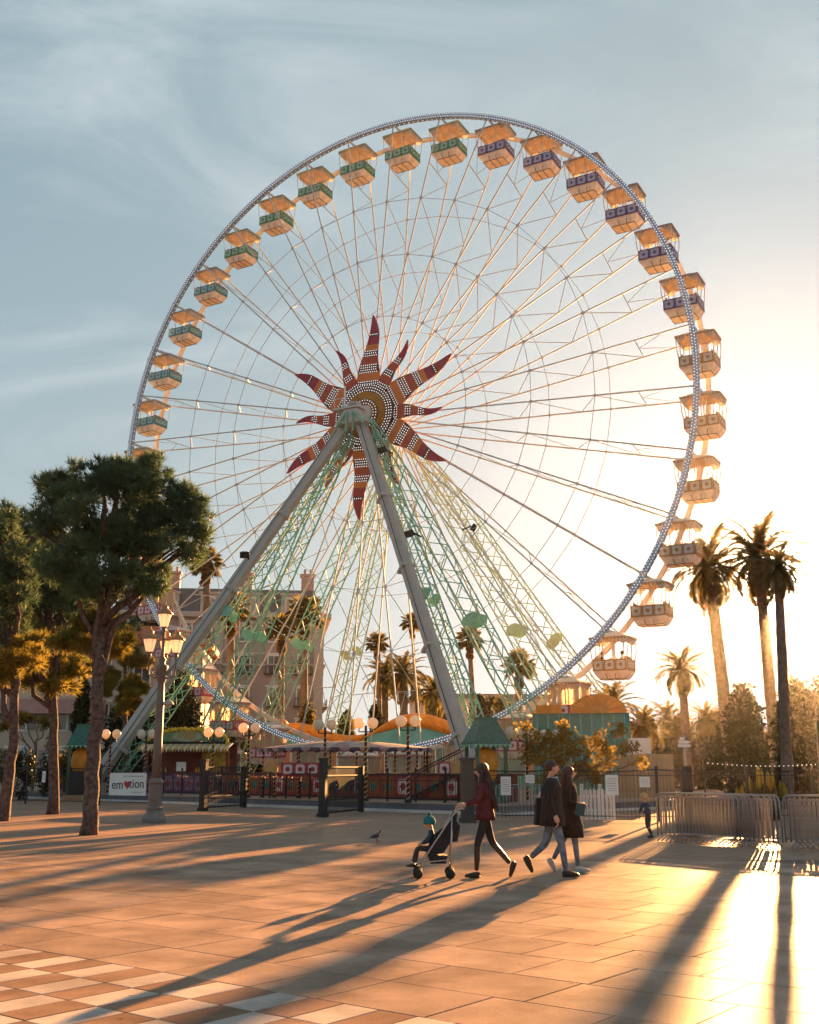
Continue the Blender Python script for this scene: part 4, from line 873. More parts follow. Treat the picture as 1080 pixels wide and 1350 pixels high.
# tile boards and yellow boards standing on the deck
def board(label, px, py, Y, w, h, rz, mesh=None, m=None, nt=1):
    p = at(px, py, Y); o = thing('notice_board', label, 'board', (p.x, p.y, DZ), rz, None); zc = p.z - DZ
    b = MB(); b.box((0, 0, zc), (w, .06, h)); b.build('panel', m or orn_d, o)
    b = MB(); b.box((0, .06, (zc + h / 2) / 2), (.08, .06, zc + h / 2)); b.build('stand', M_black, o)
    for i in range(nt):
        if mesh: t_ = obj('ornament_tile', mesh, o, ((i - (nt - 1) / 2) * h * 1.0, -.05, zc)); t_.scale = (h / .85, 1, h / .85)
    return o
board('red and white flower board on the deck right of the first gate', 396, 1014, 49, 1.7, .55, 0, FT, None, 3)
board('single flower board beside the yellow board near the big gate post', 586, 1013, 43, .5, .5, 0, FT, None, 1)
board('plain yellow-brown board just left of the big gate post', 604, 1012, 43, .7, .45, 0, None, mat('ochre_board', (.5, .3, .12), .7), 0)
board('rounded yellow board under the left end of the canopy', 357, 1009, 50, .65, .55, 0, None, mat('ochre_board', (.5, .3, .12), .7), 0)
# ornate railing along the deck edge
ro = FL + fn * 1.1; rail = thing('ornate_railing', 'black wrought railing with scrolls along the front edge of the ride deck', 'railing', (ro.x, ro.y, DZ), rzf)
ip = MB(); ip.box((0, 0, 1.05), (1.5, .04, .05)); ip.box((0, 0, .12), (1.5, .04, .05)); ip.box((0, 0, .82), (1.5, .03, .03))
for i in range(11): ip.tube((-.7 + i * .14, 0, .12), (-.7 + i * .14, 0, .82), .012, n=4)
for i in range(5):
    cx = -.6 + i * .3; pts = [(cx + .1 * math.cos(a), 0, .93 + .1 * math.sin(a)) for a in [2 * PI * k / 8 for k in range(9)]]; ip.path(pts, .012, 4)
for i in range(3):
    cx = -.5 + i * .5; pts = [(cx + (.16 - .012 * k) * math.cos(k * .7), -.02, .45 + (.2 - .014 * k) * math.sin(k * .7)) for k in range(12)]; ip.path(pts, .014, 4)
ipm = ip.mesh('railing_panel', M_black); pp = MB(); pp.tube((0, 0, 0), (0, 0, 1.2), .04, n=6); pp.sphere((0, 0, 1.25), .06, 8, 5); ppm = pp.mesh('railing_post', M_black)
for i in range(16):
    xx = 9.0 + i * 1.56
    if xx < Lf - .8: obj('railing_panel', ipm, rail, (xx, 0, 0)).update_tag(); obj('railing_post', ppm, rail, (xx + .78, 0, 0))
# striped poles and globe lamps
def spiral(m, r, h, turns, col):
    n = int(turns * 10); pts = [((r + .004) * math.cos(2 * PI * turns * i / n), (r + .004) * math.sin(2 * PI * turns * i / n), h * i / n) for i in range(n + 1)]; m.m = col; m.path(pts, .022, 4); m.m = 0
M_str_r = mat('red_white_stripe', (.6, .30, .22), .5, 0, .1); M_str_y = mat('yellow_stripe', (.62, .40, .06), .5, 0, .1); M_globe = mat('opal_globe', (.82, .74, .64), .25, 0, .03, trans=.5)
def globe_proto(stripe):
    o = thing('globe_lamp', 'x', 'lamp'); b = MB(); b.lathe([(.14, 0), (.14, .08), (.06, .14), (.05, 3.0)], n=8); b.tube((-.28, 0, 2.75), (.28, 0, 2.75), .025, n=5); b.tube((-.28, 0, 2.75), (-.28, 0, 2.9), .03); b.tube((.28, 0, 2.75), (.28, 0, 2.9), .03)
    spiral(b, .06, 2.6, 13, 1); b.build('pole', [M_black, stripe], o); g_ = MB(); g_.sphere((0, 0, 0), .23, 14, 9); gm = g_.mesh('globe', M_globe, True)
    obj('globe', gm, o, (-.28, 0, 3.1)); obj('globe', gm, o, (.28, 0, 3.1)); return o
gpr, gpy = globe_proto(M_str_r), globe_proto(M_str_y); snap2 = snapshot()
GL = [(144, 58, 0, 'twin-globe lamp right behind the nearest pine trunk', 0), (191, 58, 0, 'twin-globe lamp half hidden by the foot of the left leg', 0), (280, 55, 1, 'twin-globe lamp at the right end of the ticket stand', 1), (327, 50.5, 1, 'twin-globe lamp on the deck left of the canopy', 1), (428, 47, 0, 'twin-globe lamp on the deck above the second gate post', 1), (482, 45.2, 1, 'twin-globe lamp right of the open gate leaf', 1), (538, 43.2, 0, 'twin-globe lamp between the gate and the thick right leg', 1), (666, 45, 0, 'twin-globe lamp right of the pointed green roof', 0), (695, 46.5, 0, 'twin-globe lamp at the left edge of the golden tree', 0), (727, 49, 0, 'twin-globe lamp behind the golden tree', 0)]
used = {}
for px, Y, kind, lb, onl in GL:
    src = (gpr, gpy)[kind]; o = src if kind not in used else copy_tree(src, snap2); used[kind] = 1
    p = at(px, 1013, Y); o.location = (p.x, Y, DZ if px > 300 and px < 620 else 0); o.scale = (1, 1, 1.0 if px > 300 else 1.1); tag(o, lb, 'lamp', 'twin-globe lamps around the ride')
pb = MB(); pb.lathe([(.10, 0), (.10, .06), (.045, .1), (.045, 2.05)], n=8); spiral(pb, .05, 1.9, 10, 1); pbm = [pb.mesh('striped_pole', [M_black, s_]) for s_ in (M_str_y, M_str_r)]
cpos = []
# round canopy
cpx = at(452, 1000, 50.5); can = thing('canopy_tent', 'wide shallow canopy with striped cloth and scalloped fringe over the boarding deck', 'canopy', (cpx.x, 51.6, DZ), rzf * .25)
M_cl = [mat('canopy_cloth', (.60, .52, .44), .7, 0, .06, 2, trans=.35), mat('canopy_cloth_rose', (.45, .34, .32), .7, 0, .06, 2, trans=.35)]
b = MB(); NS = 28; RX, RY = 4.1, 2.6
for i in range(NS):
    b.m = i % 2; a0, a1 = 2 * PI * i / NS, 2 * PI * (i + 1) / NS
    for j in range(5):
        s0, s1 = j / 5, (j + 1) / 5; f = lambda s: 2.2 + .34 * math.cos(s * PI / 2)
        b.add([(RX * s * math.cos(a), RY * s * math.sin(a), f(s)) for s, a in ((s0, a0), (s1, a0), (s1, a1), (s0, a1))] if j else [(0, 0, f(0)), (RX * s1 * math.cos(a0), RY * s1 * math.sin(a0), f(s1)), (RX * s1 * math.cos(a1), RY * s1 * math.sin(a1), f(s1))], [(0, 1, 2, 3)] if j else [(0, 1, 2)])
b.build('canopy_cloth', M_cl, can)
b = MB()
for i in range(56):
    a0, a1 = 2 * PI * i / 56, 2 * PI * (i + .94) / 56; p, q_ = Vector((RX * math.cos(a0), RY * math.sin(a0), 2.2)), Vector((RX * math.cos(a1), RY * math.sin(a1), 2.2)); mm_ = (p + q_) / 2
    b.m = i % 2; nn_ = Vector((mm_.x, mm_.y, 0)).normalized() * .02; b.prism([p, q_, q_ - Vector((0, 0, .10)), mm_ - Vector((0, 0, .18)), p - Vector((0, 0, .10))], nn_)
b.build('fringe', [mat('fringe_violet', (.07, .06, .10)), mat('fringe_rose', (.34, .24, .25))], can)
for i in range(9):
    a = R(180 + 22.5 * i); obj('striped_pole', pbm[i % 2], can, (RX * .96 * math.cos(a), RY * .96 * math.sin(a), 0))
    obj('striped_pole', pbm[i % 2], can, (RX * .96 * math.cos(-a), RY * .96 * math.sin(-a), 0))
b = MB(); n = 48; b.path([(RX * .97 * math.cos(2 * PI * i / n), RY * .97 * math.sin(2 * PI * i / n), 2.14) for i in range(n + 1)], .03, 4); b.build('rim_rail', M_black, can)
# stair with handrail on the right of the deck
so_ = at(588, 1030, 45); stair = thing('metal_stair', 'short dark stair with sloping handrail beside the thick right leg', 'stairs', (so_.x - 1.4, 46.5, DZ), rzf * .3)
for i in range(7): b = MB(); b.box((i * .34, 0, .12 + i * .16), (.34, 1.1, .05)); b.build('step', M_riser, stair)
b = MB()
for y in (-.55, .55):
    b.tube((0, y, 1.0), (2.2, y, 2.05), .03, n=5); b.tube((0, y, .1), (2.2, y, 1.1), .03, n=5)
    for i in range(6): b.tube((i * .44, y, .1 + i * .2), (i * .44, y, 1.0 + i * .21), .02, n=4)
b.build('handrail', M_black, stair)
# ticket stand with the 1900 sign
kb = at(246, 1013, 61.0); kiosk = thing('ticket_stand', 'red ticket stand with yellow garland, striped awning and a 1900 sign', 'kiosk', (kb.x, 61.0, 0), R(-6))
b = MB(); b.box((0, 1.0, .5), (4.6, 2.0, 1.0)); b.box((0, 1.0, .12), (4.9, 2.3, .24)); b.build('counter_base', M_red, kiosk)
b = MB(); b.box((0, .85, 1.35), (5.2, 2.5, .09)); b.build('counter_top', M_white, kiosk)
b = MB()
for x in (-2.25, 2.25):
    for y in (.1, 1.9): b.box((x, y, 2.0), (.14, .14, 2.0))
b.box((0, 1.9, 2.0), (4.5, .08, 1.9)); b.build('frame', mat('dark_red_wood', (.16, .03, .02), .6), kiosk)
b = MB(); b.box((0, 1.0, 3.02), (4.7, 2.1, .15)); b.build('ceiling', M_dark, kiosk)
b = MB(); NA = 30
for i in range(NA):
    b.m = i % 2; xa, xb = -2.55 + 5.1 * i / NA, -2.55 + 5.1 * (i + 1) / NA; b.prism([(xa, -.75, 2.72), (xb, -.75, 2.72), (xb, .1, 2.98), (xa, .1, 2.98)], (0, 0, .03)); b.prism([(xa, -.75, 2.72), ((xa + xb) / 2, -.75, 2.50), (xb, -.75, 2.72)], (0, -.02, 0))
b.build('awning', [mat('awning_yellow', (.66, .44, .10), .6, trans=.2), mat('awning_white', (.72, .66, .58), .6, trans=.2)], kiosk)
b = MB(); n = 20; b.prism([(1.9 * math.cos(PI * i / n), -.1, 3.1 + .62 * math.sin(PI * i / n)) for i in range(n + 1)], (0, .08, 0)); sg = b.build('sign_board', mat('sign_green', (.12, .20, .10), .6, 0, .3), kiosk)
b = MB(); n = 20; b.prism([(.85 * math.cos(2 * PI * i / n), -.13, 3.38 + .3 * math.sin(2 * PI * i / n)) for i in range(n)], (0, .03, 0)); b.build('sign_oval', mat('sign_pale', (.30, .34, .22), .6), sg)
text_mesh('lettering', '1900', .5, M_gold, kiosk, (0, -.16, 3.38), (R(90), 0, 0), .01, 1.1)
b = MB(); pts = [(2.3 * math.cos(PI * i / 60) * (1 + .02 * math.sin(i * 2)), -.14 + .05 * math.sin(i * 3), 3.12 + .66 * math.sin(PI * i / 60) + .05 * math.sin(i * 2.3)) for i in range(61)]; b.path(pts, [.07 + .05 * (i % 2) for i in range(61)], 5)
for i in range(40): t = PI * i / 40; b.sphere((2.3 * math.cos(t), -.16, 3.1 + .66 * math.sin(t) + random.uniform(-.1, .1)), random.uniform(.06, .12), 6, 4)
b.build('garland', mat('yellow_garland', (.62, .42, .03), .6, 0, .3, 5), kiosk)
b = MB(); n = 20; b.prism([(1.0 * math.cos(2 * PI * i / n), -.05, .78 + .42 * math.sin(2 * PI * i / n)) for i in range(n)], (0, .05, 0)); b.build('front_oval', mat('oval_yellow', (.62, .36, .12), .6, 0, .15), kiosk)
text_mesh('lettering', 'GRANDE', .34, M_red, kiosk, (0, -.07, .93), (R(90), 0, 0), .01, 1.0, .006); text_mesh('lettering', 'ROUE', .42, M_red, kiosk, (.12, -.07, .62), (R(90), 0, 0), .01, 1.0, .006)
b = MB(); b.box((-.5, .6, 1.75), (.55, .04, .5)); b.build('price_card', M_paper, kiosk); b = MB()
for x in (-1.6, -1.35, .4, .55, 1.5): b.lathe([(.06, 0), (.07, .2), (.03, .24), (.03, .32)], (x, .5, 1.4), 8)
b.build('jars', M_gold, kiosk)['kind'] = 'stuff'
b = MB(); b.box((1.1, 1.84, 2.1), (1.6, .05, 1.2)); b.build('back_picture', mat('picture_gold', (.5, .3, .05), .6, 0, .5, 3), kiosk)
# pointed ticket booths
def booth(label, px, Y, s=1.0):
    p = at(px, 1013, Y); o = thing('ticket_booth', label, 'booth', (p.x, Y, 0), R(18), 'pointed ticket booths'); o.scale = (s, s, s)
    b = MB()
    for x in (-.58, .58):
        for y in (-.58, .58): b.box((x, y, 1.25), (.12, .12, 2.5))
    b.box((0, 0, .5), (1.15, 1.15, 1.0)); b.build('frame', mat('booth_green', (.05, .12, .08), .6), o)
    b = MB(); b.box((0, 0, 2.58), (1.5, 1.5, .1)); b.box((0, 0, 3.05), (1.42, 1.42, .84), top=.46); b.box((0, 0, 3.52), (.68, .68, .1)); b.build('roof', mat('scaled_green', (.03, .13, .10), .5, 0, .3, 9, .5, 14), o)
    b = MB()
    for k in range(4):
        for i in range(8):
            x = -.7 + i * .2; M_ = Matrix.Rotation(k * PI / 2, 3, 'Z'); b.prism([M_ @ Vector((x - .09, -.76, 2.55)), M_ @ Vector((x + .09, -.76, 2.55)), M_ @ Vector((x, -.76, 2.40))], M_ @ Vector((0, .02, 0)))
    b.build('fringe', M_green, o)
    b = MB(); b.lathe([(.02, -.75), (.28, -.6), (.46, -.2), (.5, .1), (.42, .5), (.1, .72)], (0, 0, 1.75), 12); b.build('orange_bulge', M_orange, o, True)
    return o
booth('booth with pointed green roof and orange bulge right of the gate post', 641, 42.5, 1.0)
bt = booth('booth with pointed green roof half hidden behind the nearest pine', 107, 60, 1.12)
b = MB(); b.box((0, -.8, .75), (1.1, .06, 1.2)); b.build('poster', mat('poster', (.35, .25, .12), .6, 0, .9, 4, col2=(.02, .02, .03)), bt)
b = MB(); b.box((.2, -.8, .12), (2.0, 1.2, .24)); b.build('plinth', M_wood, bt)
# turquoise box with orange dome
tb = at(768, 1013, 56); box_ = thing('turquoise_box', 'big turquoise ride box topped by an orange half dome, right of the wheel', 'box', (tb.x, 56, 0), R(-8))
b = MB(); b.box((0, 1.8, 2.2), (4.9, 3.6, 4.4)); b.build('wall', mat('turquoise_panel', (.07, .24, .19), .5, 0, .25, .7), box_)
b = MB()
for i in range(9): b.box((-2.2 + i * .55, -.02, 2.2), (.06, .06, 4.3))
b.build('panel_ribs', M_turq, box_)['kind'] = 'stuff'
b = MB(); n = 16; b.prism([(.9 + 1.45 * math.cos(PI * i / n), -.2, 4.4 + .95 * math.sin(PI * i / n)) for i in range(n + 1)], (0, 2.4, 0)); dm = b.build('orange_dome', M_orange, box_)
b = MB()
for i in range(1, 8):
    a = PI * i / 8; b.tube((.9, -.22, 4.42), (.9 + 1.42 * math.cos(a), -.22, 4.4 + .93 * math.sin(a)), .03, n=4)
b.build('dome_ribs', M_gold, dm)['kind'] = 'stuff'
b = MB(); b.box((-1.6, -.1, 4.6), (1.3, .3, .4)); b.build('orange_trim', M_orange, box_)
# board walls on the right
bw = at(858, 1013, 50); bo = thing('board_hoarding', 'beige vertical board hoarding right of the turquoise box', 'hoarding', (bw.x - .2, 50, 0), R(-6))
brd = MB(); brd.box((0, 0, 1.15), (.235, .04, 2.3)); brm = brd.mesh('board', M_wood)
for i in range(10): obj('board', brm, bo, (-1.1 + i * .245, random.uniform(-.01, .01), random.uniform(-.03, .02)))
wbx = at(846, 1013, 54); wb = thing('white_container', 'white corrugated container end above the beige board hoarding', 'container', (wbx.x, 54, 0), R(-6))
b = MB(); b.box((0, 1.5, 1.55), (1.0, 3, 3.1)); b.build('container_body', M_white, wb); b = MB()
for i in range(6): b.box((-.42 + i * .17, -.02, 1.55), (.07, .05, 3.0))
b.build('corrugation', M_white, wb)['kind'] = 'stuff'
# ---------------------------------------------------------------- fences
M_fence = mat('fence_iron', (.028, .028, .03), .5, .3, .2)
def fence(label, pts, h, sag=0, post=.07, name='iron_fence', bars=True, sp=.115, cat='fence', m=None, group=None):
    m = m or M_fence; p0 = Vector((*pts[0], 0)); o = thing(name, label, cat, p0, 0, group)
    for (x0_, y0_), (x1_, y1_) in zip(pts, pts[1:]):
        a_, c_ = Vector((x0_, y0_, 0)) - p0, Vector((x1_, y1_, 0)) - p0; L_ = (c_ - a_).length; nb = max(1, round(L_ / 2.5))
        for k in range(nb):
            s, e = a_.lerp(c_, k / nb), a_.lerp(c_, (k + 1) / nb)
            pm = MB(); pm.box((0, 0, h / 2 + .05), (post, post, h + .1)); obj('post', pm.mesh('fence_post', m), o, s)
            r_ = MB(); n = 8
            def zt_(t): return h - sag * math.sin(PI * t)
            r_.path([s.lerp(e, i / n) + Vector((0, 0, zt_(i / n))) for i in range(n + 1)], .022, 4); r_.build('top_rail', m, o); r_ = MB(); r_.tube(s + Vector((0, 0, .16)), e + Vector((0, 0, .16)), .02, n=4); r_.build('bottom_rail', m, o)
            if sag: r_ = MB(); r_.tube(s + Vector((0, 0, h - sag - .12)), e + Vector((0, 0, h - sag - .12)), .018, n=4); r_.build('middle_rail', m, o)
            if bars:
                r_ = MB(); q_ = int(L_ / nb / sp)
                for i in range(1, q_): t = i / q_; r_.tube(s.lerp(e, t) + Vector((0, 0, .06)), s.lerp(e, t) + Vector((0, 0, zt_(t) + .02)), .009, n=3, cap=False)
                r_.build('bars', m, o)['kind'] = 'stuff'
    return o
fence('black iron fence at the far left behind the pines', [(-24, 57.0), (-18.4, 53.4), (-14.6, 51.4)], 1.65, group='black fences round the ride')
fb = fence('black iron fence bay carrying the white banner behind the lamp post', [(-14.4, 51.6), (-11.4, 49.8)], 1.75, post=.14, group='black fences round the ride')
bp_ = (Vector((-12.9, 50.62, 0)))
ban = thing('banner', 'white banner lettered with a red heart on the fence left of the lamp post', 'banner', (bp_.x + .04, bp_.y + .06, 0), math.atan2(-1.8, 3.0))
b = MB(); b.box((0, 0, .95), (2.3, .02, 1.0)); b.build('cloth', M_paper, ban)
M_ink = mat('ink', (.03, .03, .035), .6)
text_mesh('lettering', 'em', .58, M_ink, ban, (-.62, -.02, .92), (R(90), 0, 0), .004); text_mesh('lettering', 'tion', .58, M_ink, ban, (.58, -.02, .96), (R(90), 0, 0), .004)
b = MB(); n = 28; hp = [(.0105 * 16 * math.sin(2 * PI * i / n) ** 3, .0105 * (13 * math.cos(2 * PI * i / n) - 5 * math.cos(4 * PI * i / n) - 2 * math.cos(6 * PI * i / n) - math.cos(8 * PI * i / n))) for i in range(n)]
b.prism([(x * 1.25, -.02, .93 + z * 1.25) for x, z in hp], (0, .008, 0)); b.build('heart', M_red, ban)
b = MB()
for i in range(9): b.box((-.2 + i * .14, -.016, 1.3), (.09, .006, .05)); b.box((.3 + i * .08, -.016, .6), (.05, .006, .03))
b.build('small_print', mat('grey_ink', (.3, .3, .32), .7), ban)['kind'] = 'stuff'
def notice(label, px, py, wpx, hpx, Y, rz=0):
    p = at(px, py, Y); w, h = wpx / F * Y, hpx / F * Y; o = thing('paper_notice', label, 'notice', p, rz); b = MB(); b.box((0, 0, 0), (w, .012, h)); b.build('sheet', M_paper, o)
    b = MB()
    for i in range(6): b.box((random.uniform(-.03, .03) * w, -.009, h * (.32 - i * .12)), (w * .7, .004, h * .03))
    b.build('print_lines', mat('grey_ink', (.3, .3, .32), .7), o)['kind'] = 'stuff'
fence('black iron fence with sagging top rail running right from the gate post', [(2.1, 36.9), (5.0, 36.2), (7.9, 35.5), (11.0, 36.2), (15.5, 36.8), (21, 37.6)], 1.62, .07, .09, group='black fences round the ride')
notice('tall white notice on the fence right of the woman with the stroller', 667, 1036, 13, 23, 36.45, R(-13)); notice('small white notice on the fence left of the walking man', 699, 1027, 11, 10, 36.3, R(-13))
notice('tall white notice on the fence right of the walking couple', 807, 1035, 16, 25, 35.4, R(-13)); notice('small square notice on the fence above the blond child', 850, 1031, 14, 13, 35.3, R(12)); notice('white notice on the far left fence beside the straight pine', 58, 1024, 6, 14, 52.5, R(-30))
def gate(label, p, q_, h, post):
    p, q_ = Vector((*p, 0)), Vector((*q_, 0)); d = q_ - p; o = thing('iron_gate', label, 'gate', p, math.atan2(d.y, d.x), 'open gate leaves'); L_ = d.length
    b = MB(); b.box((0, 0, (h + .2) / 2), (post, post, h + .2)); b.box((0, 0, h + .23), (post + .06, post + .06, .06)); b.box((0, 0, .06), (post + .1, post + .1, .12)); b.build('post', M_fence, o)
    b = MB(); b.box((L_, 0, h / 2), (.16, .12, h)); b.box((L_ - .35, 0, h / 2), (.1, .08, h - .05)); b.build('end_post', M_fence, o)
    b = MB()
    for z in (.12, .55, h - .35, h - .05): b.box((L_ / 2, 0, z), (L_, .05, .05))
    b.build('rails', M_fence, o); b = MB(); k = int(L_ / .12)
    for i in range(1, k): b.box((i * L_ / k, 0, h / 2 + .02), (.022, .022, h - .1))
    b.build('bars', M_fence, o)['kind'] = 'stuff'
    b = MB()
    for c_ in (.3, .7):
        for k_ in (-1, 1): b.path([(L_ * c_ + (.22 - .016 * i) * math.cos(i * .8) * k_, -.03, h * .55 + (.3 - .02 * i) * math.sin(i * .8)) for i in range(12)], .018, 4)
    b.build('scrolls', M_fence, o)['kind'] = 'stuff'
gate('open black gate leaf left, in front of the deck step', (-8.3, 44.8), (-7.15, 48.4), 1.75, .24)
gate('open black gate leaf in the middle, in front of the canopy', (-3.05, 39.2), (-1.85, 43.4), 1.75, .24)
b = MB(); bpst = thing('gate_post', 'thick dark square post behind the woman with the stroller', 'post', (1.83, 35.2, 0), R(10)); b.box((0, 0, .95), (.36, .36, 1.9)); b.build('shaft', mat('post_brown', (.06, .05, .05), .6), bpst); b = MB(); b.box((0, 0, .07), (.46, .46, .14)); b.box((0, 0, 1.94), (.44, .44, .08)); b.build('cap', mat('post_brown', (.06, .05, .05), .6), bpst)
# white picket panel behind the fence
pk = at(785, 1013, 36.9); pf = thing('picket_fence', 'short white picket panel behind the iron fence right of the couple', 'fence', (pk.x, 36.9, 0), R(-20))
pm = MB(); pm.box((0, 0, .46), (.11, .03, .92)); pm.prism([(-.055, -.015, .92), (.055, -.015, .92), (0, -.015, 1.0)], (0, .03, 0)); pkm = pm.mesh('picket', M_white)
for i in range(8): obj('picket', pkm, pf, (-.49 + i * .14, 0, 0))
for x in (-.5, .12, .55): b = MB(); b.box((x, .04, .52), (.09, .09, 1.04)); b.sphere((x, .04, 1.1), .06, 8, 5); b.build('picket_post', M_white, pf)
b = MB(); b.box((0, .03, .3), (1.1, .03, .08)); b.box((0, .03, .75), (1.1, .03, .08)); b.build('picket_rail', M_white, pf)
# street sign on its dark pillar
sp0 = at(904, 1013, 37.5); sg_ = thing('street_sign', 'white street name plates on a thin pole above a dark pillar', 'sign', (sp0.x, 37.5, 0))
b = MB(); b.box((0, 0, .85), (.34, .3, 1.75)); b.build('pillar', M_fence, sg_); b = MB(); b.tube((0, 0, 1.7), (0, 0, 2.75), .05, n=8); b.build('pole', M_galv, sg_)
for z, w in ((2.52, .40), (2.40, .46)): b = MB(); b.prism([(-w / 2, -.06, z - .05), (w / 2 - .08, -.06, z - .05), (w / 2, -.06, z), (w / 2 - .08, -.06, z + .05), (-w / 2, -.06, z + .05)], (0, .03, 0)); b.build('name_plate', M_white, sg_)
b = MB(); b.box((-.08, -.07, 2.63), (.14, .02, .09)); b.build('small_plate', M_white, sg_)
# string of bulbs behind the fence
sl_ = thing('bulb_string', 'string of small white bulbs over the planting on the right', 'string lights', at(930, 1004, 44)); e0 = Vector(sl_.location); e1 = at(1078, 1006, 46) - e0
b = MB(); b.path([e1 * (i / 20) - Vector((0, 0, .1 * math.sin(PI * i / 20))) for i in range(21)], .008, 4); b.build('cable', M_black, sl_)
b = MB()
for i in range(24): t = (i + .5) / 24; b.sphere(e1 * t - Vector((0, 0, .1 * math.sin(PI * t) + .05)), .024, 6, 4)
b.build('bulbs', M_bulb, sl_)['kind'] = 'stuff'
for px, Y in ((928, 44), (1079, 46)):
    p = base_at(px, Y); o = thing('light_pole', 'thin pole holding the %s end of the bulb string' % ('left' if px < 1000 else 'right'), 'pole', p); b = MB(); b.tube((0, 0, 0), (0, 0, 2.1), .035); b.sphere((0, 0, 2.12), .05, 8, 5); b.build('shaft', M_black, o)
# ---------------------------------------------------------------- street lamp
M_lamp = mat('lamp_iron', (.17, .14, .125), .55, .3, .15, 4, .1); M_lglass = mat('lantern_glass', (1.0, .80, .55), .3, 0, .03, trans=.6, emit=.10); M_copper = mat('lantern_hood', (.42, .22, .10), .45, .4, .15)
lp = gp(203, 1084); lamp = thing('street_lamp', 'old iron lamp post with four lit lanterns beside the nearest pine', 'street lamp', lp, R(8))
b = MB(); b.lathe([(.37, 0), (.37, .12), (.33, .2), (.27, .30), (.25, .36)], n=8); b.build('base', mat('dark_stone', (.20, .18, .17), .85, 0, .15, 4, .3), lamp)
b = MB(); b.lathe([(.25, .36), (.26, .42), (.22, .5), (.22, 1.15), (.26, 1.22), (.20, 1.3), (.15, 1.36)], n=8); b.build('plinth', M_lamp, lamp)
b = MB(); b.lathe([(.15, 1.36), (.135, 2.4), (.115, 4.2), (.10, 4.35), (.15, 4.42), (.15, 4.75), (.19, 4.8), (.19, 4.9), (.10, 4.95), (.10, 5.05), (.13, 5.1), (.05, 5.2), (.045, 6.0)], n=12); b.build('shaft', M_lamp, lamp, True)
lg = MB(); lg.lathe([(.09, 0), (.13, .06), (.20, .36), (.21, .42)], n=12); lgm = lg.mesh('lantern_glass', M_lglass, True)
hd = MB(); [hd.tube((.093 * math.cos(2 * PI * i / 6), .093 * math.sin(2 * PI * i / 6), 0), (.212 * math.cos(2 * PI * i / 6), .212 * math.sin(2 * PI * i / 6), .43), .009, n=4) for i in range(6)]; hd.lathe([(.26, .42), (.27, .45), (.24, .50), (.13, .60), (.10, .64), (.11, .68), (.06, .73), (.02, .76), (.02, .84)], n=12); hdm = hd.mesh('lantern_hood', M_copper, True)
cpn = MB(); cpn.lathe([(.02, -.22), (.04, -.14), (.08, -.1), (.05, -.04), (.10, .0), (.10, .02)], n=10); cpm = cpn.mesh('lantern_cup', M_lamp, True)
for k, (dx, dy, z) in enumerate(((0, 0, 6.15), (-.42, -.1, 5.32), (.42, .1, 5.32), (.06, .42, 5.32), (-.06, -.42, 5.20))):
    if k == 4: continue
    L_ = obj('lantern', cpm, lamp, (dx, dy, z)); obj('lantern_glass', lgm, L_); obj('lantern_hood', hdm, L_)
    if k: b = MB(); b.path([(0, 0, 4.7), (dx * .45, dy * .45, 4.5), (dx * .95, dy * .95, 4.6), (dx, dy, 4.85), (dx, dy, z - .2)], .03, 6); b.path([(dx * (.55 + .16 * math.cos(a)), dy * (.55 + .16 * math.cos(a)), 4.68 + .09 * math.sin(a)) for a in [i * .8 for i in range(9)]], .02, 5); b.build('arm', M_lamp, lamp)
b = MB(); b.lathe([(.04, .2), (.17, .1), (.19, .04), (.10, 0), (.06, -.06)], (.26, -.05, 3.62), 10); b.tube((0, 0, 3.7), (.26, -.05, 3.74), .025); b.build('spotlight', M_conc, lamp)

# ---------------------------------------------------------------- stacked crowd barriers
bar_m = MB(); bar_m.tube((0, 0, .18), (0, 0, 1.02), .0145, n=4, cap=False); barM = bar_m.mesh('bar', M_galv)
fr_ = MB(); Wb = 2.3; fr_.path([(0, 0, .1), (0, 0, .95), (.04, 0, 1.04), (.12, 0, 1.08), (Wb - .12, 0, 1.08), (Wb - .04, 0, 1.04), (Wb, 0, .95), (Wb, 0, .1)], .021, 6); fr_.tube((0, 0, .18), (Wb, 0, .18), .017, n=5); fr_.tube((0, 0, .98), (Wb, 0, .98), .013, n=5)
frM = fr_.mesh('frame', M_galv, True); ft_ = MB(); ft_.path([(0, -.28, .0), (0, -.24, .04), (0, -.03, .12), (0, .03, .12), (0, .24, .04), (0, .28, .0)], .018, 5); ftM = ft_.mesh('foot', M_galv, True)
ORDN = ['first', 'second', 'third', 'fourth', 'fifth', 'sixth', 'seventh', 'eighth', 'ninth', 'tenth', 'last']
def barrier(p, rz, label, lean=0., bars=19):
    o = thing('crowd_barrier', label, 'barrier', p, rz, 'crowd barriers stacked on the plaza'); o.rotation_euler = (lean, 0, rz)
    obj('frame', frM, o); obj('foot', ftM, o, (.25, 0, 0)); obj('foot', ftM, o, (Wb - .25, 0, 0))
    ph_ = random.uniform(-.4, .4)
    for i in range(bars): obj('bar', barM, o, ((i + 1 + ph_) * Wb / (bars + 1), 0, 0))
    return o
a0 = gp(868, 1107); a1 = gp(966, 1114); d0 = (a1 - a0); rz0 = math.atan2(d0.y, d0.x); step = (gp(1028, 1117) - gp(966, 1114)) / 10
for i in range(11):
    p = a0 + step * i; lb = 'front barrier of the left stack beside the blond child' if i == 0 else 'hindmost barrier of the left stack beside the palm trunk' if i == 10 else '%s barrier from the front in the left stack, only its right end showing' % ORDN[i]
    o = barrier((p.x, p.y, 0), rz0, lb, R(random.uniform(-2, 2)), 22)
c0 = gp(1037, 1117); step2 = Vector((.13, .05, 0))
